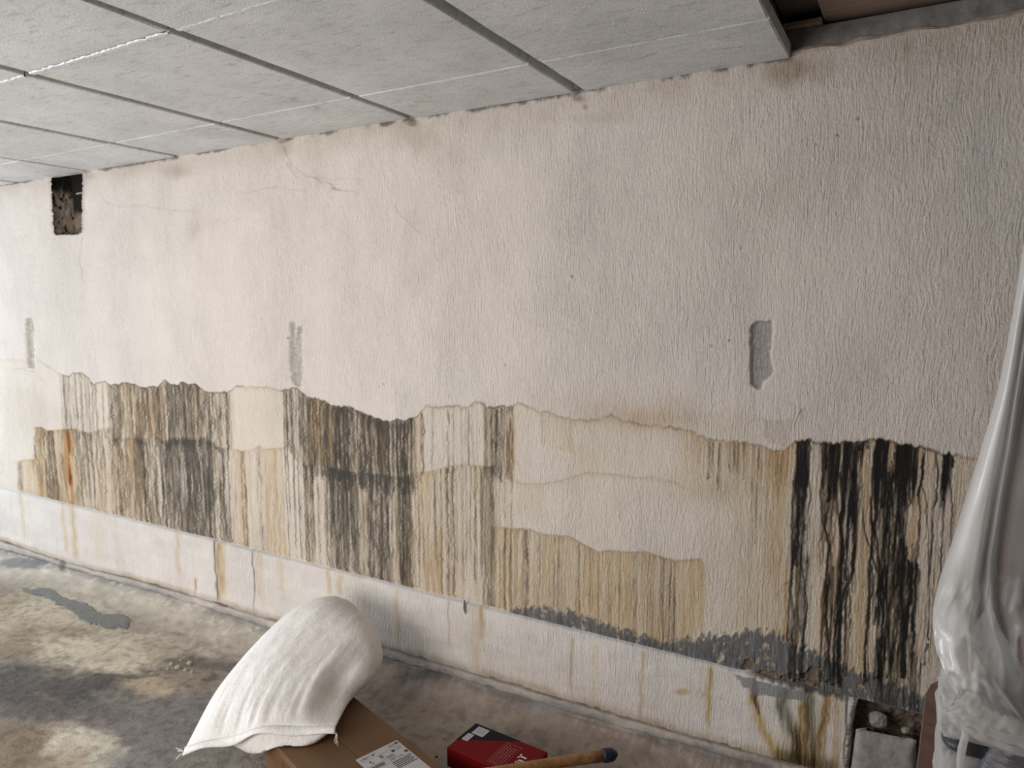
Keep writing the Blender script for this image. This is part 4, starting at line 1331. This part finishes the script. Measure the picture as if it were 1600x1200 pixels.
# ------------------------------------------------------------------ red and navy product box
M_RED = simple('red_card', (.15, .002, .005), .6, .06, 20, .05, .001, spec=.15)
M_NAVY = simple('navy_card', (.006, .008, .016), .6, .1, 20, .05, .001, spec=.15)
rbox = thing('product_box', 'red and navy cardboard product box lying on the floor by the wall', 'box')
ZR = .030
r0 = onZ(699, 1167, ZR); r1 = onZ(744, 1130, ZR); r2 = onZ(853, 1178, ZR)
w1 = r1 - r0; l1_ = r2 - r1
l1_ -= w1 * (l1_ @ w1) / (w1 @ w1)
hb_ = .075
frame_box('box_body', r0 + np.array([0, 0, -hb_]), l1_, w1, (0, 0, hb_), M_RED, rbox, .003)
lu, wu = l1_ / np.linalg.norm(l1_), w1 / np.linalg.norm(w1)
WL, LLn = np.linalg.norm(w1), np.linalg.norm(l1_)
# navy triangle printed on the lid and the navy end
tri = [r0 + w1 * .30 + np.array([0, 0, .0008]), r0 + w1 * .995 + np.array([0, 0, .0008]), r0 + w1 * .995 + l1_ * .63 + np.array([0, 0, .0008])]
tri2 = [p - np.array([0, 0, .0012]) for p in tri]
mesh_obj('navy_panel', tri + tri2, [(0, 2, 1), (3, 4, 5), (0, 1, 4, 3), (1, 2, 5, 4), (2, 0, 3, 5)], M_NAVY, rbox)
frame_box('navy_end_panel', r0 - lu * .0008 + np.array([0, 0, -hb_]), lu * .0009, w1, (0, 0, hb_ - .002), M_NAVY, rbox)
o_l = r0 + np.array([0, 0, .0006])
la = frame_box('sticker', o_l + lu * .022 + wu * (WL * .66), lu * .050, wu * (WL * .27), (0, 0, .0007), M_WHITE, rbox)
lb = frame_box('sticker', o_l + lu * .014 + wu * (WL * .37), lu * .026, wu * (WL * .25), (0, 0, .0007), M_WHITE, rbox)
for q in range(4):
    frame_box('print_mark', o_l + lu * (.030 + .009 * q) + wu * (WL * .70) + np.array([0, 0, .0005]), lu * .005, wu * (WL * .19), (0, 0, .0004), M_INKG, la)
for q in range(2):
    frame_box('print_mark', o_l + lu * (.019 + .010 * q) + wu * (WL * .40) + np.array([0, 0, .0005]), lu * .004, wu * (WL * .19), (0, 0, .0004), M_INKG, lb)
M_PRINTP = simple('pink_print', (.30, .08, .09), .5, .1, 30, 0)
M_PRINTW = simple('white_print', (.72, .62, .60), .5, .05, 30, 0)
# outlined text block on the lid: frame and rows of small print, running across the lid
tb0 = o_l + l1_ * .52 + w1 * .06 + np.array([0, 0, .0004])
TW, TL = WL * .74, .062
for (a0, a1, b0, b1) in [(0, .002, 0, TW), (TL, TL + .002, 0, TW), (0, TL, TW - .002, TW), (0, TL, 0, .002)]:
    frame_box('print_frame', tb0 + lu * a0 + wu * b0, lu * (a1 - a0), wu * (b1 - b0), (0, 0, .0004), M_PRINTP, rbox)
for rr in range(5):
    p_ = .006
    while p_ < TW - .014:
        wl = float(prng.uniform(.005, .014))
        frame_box('print_word', tb0 + lu * (.007 + .0105 * rr) + wu * p_, lu * .0055, wu * wl, (0, 0, .0004), M_PRINTP, rbox)
        p_ += wl + .004
# bold white lettering, mostly hidden by the tool handle
lt = o_l + l1_ * .77 + w1 * .20 + np.array([0, 0, .0004])
for (a0, a1, b0, b1) in [(0, .030, .060, .067), (0, .006, .052, .075), (.012, .034, .040, .047), (.006, .034, .026, .033), (.010, .016, .020, .038), (.010, .034, .008, .015)]:
    frame_box('logo_stroke', lt + lu * a0 + wu * b0, lu * (a1 - a0), wu * (b1 - b0), (0, 0, .0004), M_PRINTW, rbox)

# ------------------------------------------------------------------ wooden tool handle with a navy end cap
M_WOOD = NT('handle_wood')
f = M_WOOD.noise(M_WOOD.coord((1, 1, 1)), 34, 5, .6, 1.0)
M_WOOD.l(M_WOOD.ramp(f, [(.3, (.20, .095, .035)), (.55, (.34, .175, .07)), (.75, (.40, .22, .10))]), M_WOOD.b.inputs['Base Color'])
M_WOOD.set(Roughness=.5)
M_CAP = simple('navy_cap', (.012, .018, .045), .4, .15, 40, .1)
hnd = thing('tool_handle', 'turned wooden tool handle with a navy end cap resting on the red box', 'tool')


def along(p, q, ts, rs, seg=16, squash=.8):
    pts = [p + (q - p) * k for k in ts]
    return pts, rs


h0 = onZ(780, 1204, .062); h1 = onZ(942, 1181, .035); h2 = onZ(963, 1177, .033)
hx = h0 + (h0 - h1) * .55
pts = [hx, h0, h0 + (h1 - h0) * .35, h0 + (h1 - h0) * .65, h0 + (h1 - h0) * .85, h1]
tube('handle_shaft', pts, [.013, .0145, .0165, .0185, .0195, .0195], M_WOOD.m, hnd, 20)
hd = (h1 - h0) / np.linalg.norm(h1 - h0)
tube('end_cap', [h1 - hd * .002, h1 + hd * .003, h1 + hd * .030, h1 + hd * .040, h1 + hd * .043], [.0195, .0235, .0235, .0205, .018], M_CAP, hnd, 20)
tube('end_peg', [h1 + hd * .040, h1 + hd * .052], [.013, .011], M_CAP, hnd, 12)
toc = CAM - (h1 - hd * .045); toc /= np.linalg.norm(toc)
hp = h1 - hd * .052
tube('hanging_hole', [hp + toc * .0165, hp + toc * .0205], [.0042, .0042], M_INK, hnd, 12)

# ------------------------------------------------------------------ small debris on the floor
M_DEB = simple('dark_grit', (.05, .042, .036), .9, .3, 50, .3)


def stone(name, p, r, mat, seed, parent=None, squash=.7, lab=None, cat='stone', group=None):
    g = np.random.default_rng(seed)
    R_, C_ = 9, 12
    V, Fc = [], []
    for i in range(R_):
        th = math.pi * i / (R_ - 1)
        for j in range(C_):
            ph = 2 * math.pi * j / C_
            d = np.array([math.sin(th) * math.cos(ph), math.sin(th) * math.sin(ph), math.cos(th)])
            k = 1 + .55 * (float(nz(np.array(d[0] * 1.6 + seed), np.array(d[1] * 1.6 + d[2] * 1.3 + seed), 300 + seed)) - .5) + .10 * g.random()
            V.append(np.array(p) + d * r * k * np.array([1, 1, squash]))
    for i in range(R_ - 1):
        for j in range(C_):
            Fc.append((i * C_ + j, i * C_ + (j + 1) % C_, (i + 1) * C_ + (j + 1) % C_, (i + 1) * C_ + j)[::-1])
    o = mesh_obj(name, V, Fc, mat, parent)
    if lab: tag(o, lab, cat, group)
    return o


for k, (x, y, r, lb_) in enumerate([(682, 1183, .0045, 'larger dark crumb of grit between the cardboard box and the red box'), (693, 1155, .003, 'tiny dark crumb of grit just left of the red box corner')]):
    p = surf_pt(x, y)
    stone('grit', p + np.array([0, 0, r * .6]), r, M_DEB, 11 + k, lab=lb_, cat='grit')
M_PALE = simple('pale_rubble', (.42, .365, .29), .9, .2, 40, .4, .003)
pos = [(278, 1043, .014), (290, 1047, .010), (268, 1038, .010), (296, 1037, .013), (283, 1032, .008), (300, 1050, .007), (262, 1046, .006)]
words = ['largest pale crumb of the little rubble heap left of the sack', 'small pale crumb at the middle of the rubble heap left of the sack', 'pale crumb at the left of the rubble heap left of the sack', 'pale crumb at the upper right of the rubble heap left of the sack',
         'small pale crumb at the top of the rubble heap left of the sack', 'tiny pale crumb at the lower right of the rubble heap left of the sack', 'tiny pale crumb at the lower left of the rubble heap left of the sack']
for k, ((x, y, r), wd) in enumerate(zip(pos, words)):
    p = surf_pt(x, y)
    stone('rubble_crumb', p + np.array([0, 0, r * .15]), r, M_PALE, 21 + k, lab=wd, cat='rubble', group='rubble heap beside the sack')

# ------------------------------------------------------------------ frayed fibre hanging from the ledge
M_FIB = simple('dry_fibre', (.17, .12, .09), .9, .2, 60, .2)
fib = thing('fibre_tuft', 'short brown fibre tuft hanging from the wall ledge above the red box', 'fibre')
p0 = onY(726, 937, -.020)
for k in range(4):
    dx = (-.004, .0, .003, .006)[k]
    tube('fibre', [p0, p0 + np.array([dx * .5, -.004, -.022]), p0 + np.array([dx, -.003, -.045 - .006 * k])], [.0022, .0025, .0012], M_FIB, fib, 5)

# ------------------------------------------------------------------ masonry block and stones in the broken corner
M_BLOCK = simple('concrete_block', (.30, .265, .24), .9, .2, 35, .6, .004)
blk = thing('masonry_block', 'grey concrete block set in the broken lower wall at the right', 'block')
q = [onY(1337, 1142, -.035), onY(1432, 1160, -.035), onY(1432, 1290, -.035), onY(1322, 1262, -.035)]
nb = 14
g_ = np.linspace(0, 1, nb)
Pq = np.array([[(q[0] * (1 - a) + q[1] * a) * (1 - b) + (q[3] * (1 - a) + q[2] * a) * b for a in g_] for b in g_])
Pq[..., 1] += .010 * (vnoise(nb, nb, 6, 6, 3, 401) - .5)
edge_m = np.minimum(np.minimum(g_[None, :], 1 - g_[None, :]), np.minimum(g_[:, None], 1 - g_[:, None]))
Pq[..., 1] += .012 * (edge_m < .01)
bk = grid_obj('block_face', Pq, M_BLOCK, parent=blk, flip=True)
s_ = bk.modifiers.new('solid', 'SOLIDIFY'); s_.thickness = .075; s_.offset = -1
M_STONE = simple('pale_stone', (.30, .27, .24), .9, .25, 60, .6, .003)
for (x, y, r, sd_, lb_) in [(1372, 1126, .026, 61, 'rounded pale stone wedged in the broken wall above the concrete block'), (1415, 1141, .013, 62, 'small pale stone wedged in the broken wall beside the wooden board')]:
    p = onY(x, y, .030)
    stone('wedged_stone', p, r, M_STONE, sd_, lab=lb_, squash=.85)

# ------------------------------------------------------------------ brown wooden board standing at the right
M_PLY = NT('dark_board')
f = M_PLY.noise(M_PLY.coord((1, 1, 3.5)), 10, 5, .6, .8)
M_PLY.l(M_PLY.ramp(f, [(.3, (.085, .045, .032)), (.7, (.15, .085, .062))]), M_PLY.b.inputs['Base Color'])
M_PLY.set(Roughness=.45)
M_EDGE = simple('board_edge', (.33, .27, .20), .8, .1, 30, .1)
brd = thing('wooden_board', 'dark brown wooden board standing upright behind the wrapped bundle', 'board')
YB = -.30
t0, t1 = onY(1449, 1075, YB), onY(1540, 1034, YB - .02)
b0 = onY(1434, 1200, YB)
dn = (b0 - t0) / (t0[2] - b0[2])
b0 = t0 + dn * (t0[2] + .035)
b1 = t1 + np.array([b0[0] - t0[0], b0[1] - t0[1], b0[2] - t1[2]])
th_ = np.array([.004, .020, 0])
# rounded upper corner
tc = t0 + (t1 - t0) * .04
sl = t0 + (b0 - t0) * .035
fr = [b0, sl, t0 + (t1 - t0) * .012 + (b0 - t0) * .012, tc, t1, b1]
V = fr + [p + th_ for p in fr]
n = len(fr)
mesh_obj('board_panel', V, [tuple(range(n)), tuple(range(2 * n - 1, n - 1, -1))] + [(i, i + n, (i + 1) % n + n, (i + 1) % n) for i in range(n)], M_PLY.m, brd)
ev = np.array([-.0035, -.001, 0])
mesh_obj('edge_band', [b0, sl, sl + th_, b0 + th_, b0 + ev, sl + ev, sl + th_ + ev, b0 + th_ + ev], [(0, 1, 2, 3), (7, 6, 5, 4), (0, 4, 5, 1), (1, 5, 6, 2), (2, 6, 7, 3), (3, 7, 4, 0)], M_EDGE, brd)

# ------------------------------------------------------------------ reddish furniture under a hanging plastic sheet
M_RB = simple('red_brown_upholstery', (.16, .06, .045), .8, .12, 14, .2, .003)
fur = thing('covered_cabinet', 'tall reddish-brown piece of furniture behind the translucent plastic sheet', 'cabinet')
cpb, cpt = onY(1560, 1040, -.53), onY(1612, 520, -.53)
zt_c, zb_c = cpt[2], cpb[2]
xr_ = cpb[0] + .75
V = [(cpb[0], -.53, zb_c), (xr_, -.53, zb_c), (xr_, -.34, zb_c), (cpb[0], -.34, zb_c), (cpt[0], -.53, zt_c), (xr_, -.53, zt_c), (xr_, -.34, zt_c), (cpt[0], -.34, zt_c)]
cbd = mesh_obj('cabinet_body', V, BOXF, M_RB, fur)
m_ = cbd.modifiers.new('bevel', 'BEVEL'); m_.width = .012; m_.segments = 2
box_obj('cabinet_base', (cpb[0] + .04, -.51, -.045), (xr_ - .03, -.36, zb_c), M_RB, fur, .008)

M_FILM = NT('translucent_film')
N = M_FILM
tr = N.n('ShaderNodeBsdfTranslucent'); tr.inputs['Color'].default_value = (.95, .93, .91, 1)
df = N.n('ShaderNodeBsdfDiffuse'); df.inputs['Color'].default_value = (.95, .94, .93, 1)
tp = N.n('ShaderNodeBsdfTransparent'); tp.inputs['Color'].default_value = (.96, .95, .94, 1)
gl_ = N.n('ShaderNodeBsdfGlossy'); gl_.inputs['Roughness'].default_value = .42; gl_.inputs['Color'].default_value = (.9, .92, .95, 1)
m1 = N.n('ShaderNodeMixShader'); m1.inputs[0].default_value = .42
m2 = N.n('ShaderNodeMixShader'); m2.inputs[0].default_value = .56
m3 = N.n('ShaderNodeMixShader')
fr_ = N.n('ShaderNodeFresnel'); fr_.inputs['IOR'].default_value = 1.33
nb_ = N.bump(N.noise(N.coord((1, 1, .35)), 12, 3, .5, .5), .25, .010)
for nd in (tr, df, gl_, fr_): N.l(nb_, nd.inputs['Normal'])
N.l(df.outputs[0], m1.inputs[1]); N.l(tr.outputs[0], m1.inputs[2])
N.l(m1.outputs[0], m2.inputs[1]); N.l(tp.outputs[0], m2.inputs[2])
N.l(N.math('MULTIPLY', fr_.outputs[0], .5), m3.inputs[0]); N.l(m2.outputs[0], m3.inputs[1]); N.l(gl_.outputs[0], m3.inputs[2])
N.l(m3.outputs[0], N.out.inputs['Surface'])

yr_ = np.array([250, 380, 480, 600, 700, 780, 870, 920, 960, 1010, 1050, 1085])
cvs = [([1632, 1612, 1598, 1575, 1548, 1524, 1497, 1480, 1470, 1475, 1490, 1506], -.48),
       ([1622, 1600, 1584, 1561, 1533, 1508, 1480, 1464, 1456, 1461, 1478, 1495], -.56),
       ([1630, 1606, 1590, 1569, 1544, 1522, 1499, 1482, 1472, 1478, 1494, 1508], -.61),
       ([1638, 1614, 1596, 1577, 1558, 1540, 1524, 1514, 1510, 1516, 1526, 1530], -.620),
       ([1644, 1622, 1604, 1585, 1569, 1553, 1538, 1532, 1531, 1537, 1545, 1548], -.598),
       ([1650, 1630, 1612, 1592, 1577, 1563, 1550, 1548, 1549, 1556, 1566, 1568], -.612),
       ([1658, 1640, 1624, 1604, 1588, 1574, 1562, 1560, 1563, 1572, 1584, 1590], -.585),
       ([1680, 1666, 1652, 1634, 1620, 1610, 1602, 1600, 1602, 1610, 1622, 1628], -.600),
       ([1730, 1720, 1710, 1700, 1690, 1684, 1678, 1676, 1676, 1680, 1690, 1696], -.585),
       ([1820, 1815, 1810, 1805, 1800, 1796, 1794, 1792, 1790, 1790, 1796, 1800], -.62),
       ([1960, 1960, 1960, 1960, 1960, 1960, 1960, 1960, 1960, 1960, 1960, 1960], -.60)]
cp = np.array([[onY(x, y, Y - .27 * sstep(780, 1085, y)) for x, y in zip(xs, yr_)] for xs, Y in cvs])    # curves x rows x 3
tb = np.linspace(0, 1, 110)
fine = np.stack([catmull(c, tb) for c in cp], 0)
ta = np.linspace(0, 1, 150)
sheet = np.stack([catmull(fine[:, k], ta) for k in range(len(tb))], 0)
wr = fbm(np.linspace(0, 9, 150)[None, :] + 0 * tb[:, None] + 30, tb[:, None] * 4 + 0 * ta[None, :] + 30, 501, 4) - .5
sheet[..., 1] += wr * .035 * sstep(.25, .8, tb)[:, None]
rg_ = 1 - np.abs(2 * fbm(np.linspace(0, 11, 150)[None, :] + tb[:, None] * 3 + 80, tb[:, None] * 6 + 80 + 0 * ta[None, :], 504, 3) - 1)
sheet[..., 1] -= (rg_ - .75) * .045 * sstep(.45, .85, tb)[:, None]
sheet[..., 0] += (fbm(np.linspace(0, 6, 150)[None, :] + 0 * tb[:, None] + 60, tb[:, None] * 7 + 60 + 0 * ta[None, :], 502, 3) - .5) * .010 * sstep(.35, .9, tb)[:, None]
# the hem is gathered and tucked under: roll of crumpled film
sht = thing('plastic_sheet', 'translucent white plastic sheet hanging in folds at the right edge', 'plastic sheet')
so = grid_obj('sheet_film', sheet, M_FILM.m, parent=sht)
# the free edge is folded over on itself: two more layers behind the left folds
for kk, (dy, ce) in enumerate(((.010, 94), (.018, 92), (.026, 88), (.036, 82), (.046, 70))):
    lay = sheet[:, 1:ce].copy()
    lay[..., 1] += dy + .010 * (vnoise(lay.shape[0], lay.shape[1], 8, 6, 2, 520 + kk) - .5)
    lay[..., 0] += .004 + .003 * kk
    grid_obj('folded_layer', lay, M_FILM.m, parent=sht)
# loose diagonal fold lying over the front
dq = [[(1548, 940), (1560, 975), (1585, 1020), (1612, 1062), (1640, 1100)], [(1512, 1000), (1530, 1030), (1555, 1065), (1590, 1110), (1630, 1150)], [(1494, 1075), (1512, 1092), (1540, 1112), (1580, 1138), (1625, 1165)]]
dpt = [-.86, -.93, -.93]
dp = np.array([[onY(x, y, Y) for x, y in c] for c, Y in zip(dq, dpt)])
df_ = np.stack([catmull(c, np.linspace(0, 1, 50)) for c in dp], 0)
fold = np.stack([catmull(df_[:, k], np.linspace(0, 1, 30)) for k in range(50)], 0)
rdg = 1 - np.abs(2 * vnoise(50, 30, 5, 7, 2, 503) - 1)
fold[..., 1] += (rdg - .7) * .018
grid_obj('diagonal_fold', fold, M_FILM.m, parent=sht)
# crumpled gathered hem, several tucks
for k, (pts_, r, Y) in enumerate([([(1492, 1098), (1515, 1122), (1550, 1140), (1600, 1158), (1650, 1172)], .014, -.935), ([(1502, 1085), (1530, 1108), (1565, 1128), (1610, 1145), (1660, 1160)], .016, -.945), ([(1486, 1110), (1500, 1128), (1530, 1148), (1580, 1168), (1640, 1182)], .010, -.925)]):
    cen_ = catmull(np.array([onY(x, y, Y) for x, y in pts_]), np.linspace(0, 1, 40))
    nr = 14
    ph = np.linspace(0, 2 * math.pi, nr, endpoint=False)
    rr_ = r * (.55 + .75 * (1 - np.abs(2 * vnoise(40, nr, 12, 7, 1, 510 + k) - 1)))
    tang = np.gradient(cen_, axis=0); tang /= np.linalg.norm(tang, axis=1)[:, None]
    a1_ = np.cross(tang, np.array([0, 1, 0])); a1_ /= np.linalg.norm(a1_, axis=1)[:, None]
    b1_ = np.cross(tang, a1_)
    Pt = cen_[:, None, :] + rr_[..., None] * (np.cos(ph)[None, :, None] * a1_[:, None, :] + .7 * np.sin(ph)[None, :, None] * b1_[:, None, :])
    grid_obj('gathered_tuck', Pt, M_FILM.m, parent=sht, close_u=True, smooth=False)

# ------------------------------------------------------------------ bundle wrapped in film with dark straps, below the sheet
M_GREY = simple('grey_wrapped_stuff', (.20, .185, .17), .6, .3, 9, .5, .010, (1, 1, 2))
M_TAPE = simple('navy_tape', (.045, .048, .060), .35, .15, 20, .2, .002)
M_DARKF = simple('dark_plastic', (.085, .080, .088), .35, .2, 12, .4, .008, (1, 1, 3))
bun = thing('wrapped_bundle', 'grey bundle wrapped in clear film with dark navy tape below the plastic sheet', 'bundle')


def rounded(name, u0, u1, y0, y1, z0, z1, mat, parent, rad=.03, amp=.012, seed=0, taper=0.0):
    nr, nz_ = 64, 30
    ph = np.linspace(0, 2 * math.pi, nr, endpoint=False)
    cxm, cym = (u0 + u1) / 2, (y0 + y1) / 2
    hx_, hy_ = (u1 - u0) / 2, (y1 - y0) / 2
    e = .35
    px_ = np.sign(np.cos(ph)) * np.abs(np.cos(ph)) ** e; py_ = np.sign(np.sin(ph)) * np.abs(np.sin(ph)) ** e
    zz_ = np.linspace(0, 1, nz_)
    P = np.zeros((nz_ + 2, nr, 3))
    nzv = vnoise(nz_, nr + 1, 6, 14, 3, seed) - .5
    for i, zt_ in enumerate(zz_):
        k = 1 - taper * zt_ - .10 * sstep(.88, 1.0, zt_)
        P[i + 1, :, 0] = cxm + (hx_ + amp * 2 * nzv[i, :-1]) * px_ * k
        P[i + 1, :, 1] = cym + (hy_ + amp * 2 * nzv[i, :-1]) * py_ * k
        P[i + 1, :, 2] = z0 + (z1 - z0) * zt_ + amp * nzv[i, :-1] * (zt_ > .8)
    P[0] = [cxm, cym, z0]; P[-1] = [cxm, cym, z1]
    return grid_obj(name, P, mat, parent=parent, close_u=True)


YBn = -.87
ul = onY(1478, 1130, YBn)[0]; um = onY(1513, 1150, YBn)[0]
zt1 = onY(1490, 1095, YBn)[2]; ztb0 = onY(1490, 1172, YBn)[2]; ztb1 = onY(1490, 1152, YBn)[2]
rounded('wrapped_stack', ul, ul + .13, YBn, YBn + .22, -.045, zt1 - .01, M_GREY, bun, seed=601, amp=.006)
rounded('tape_band', ul - .004, ul + .134, YBn - .006, YBn + .226, ztb0, ztb1, M_TAPE, bun, seed=602, amp=.002)
rounded('dark_bag', um + .012, um + .55, YBn - .05, YBn + .20, -.045, onY(1560, 1140, YBn)[2], M_DARKF, bun, seed=603, amp=.008)
rounded('film_wrap', ul - .012, ul + .128, YBn - .016, YBn + .15, ztb1 + .006, zt1 + .012, M_FILM.m, bun, seed=604, amp=.010, taper=.06)
rounded('film_wrap', ul - .010, ul + .075, YBn - .014, YBn + .15, ztb0 - .35, ztb0 - .004, M_FILM.m, bun, seed=605, amp=.008)
# pale twisted edge of film hanging between the two
tw = [onY(x, y, YBn - .035) for x, y in [(1506, 1128), (1508, 1150), (1503, 1170), (1500, 1190), (1502, 1210), (1500, 1240)]]
tube('film_twist', tw, [.004, .006, .007, .006, .007, .005], M_FILM.m, bun, 10)
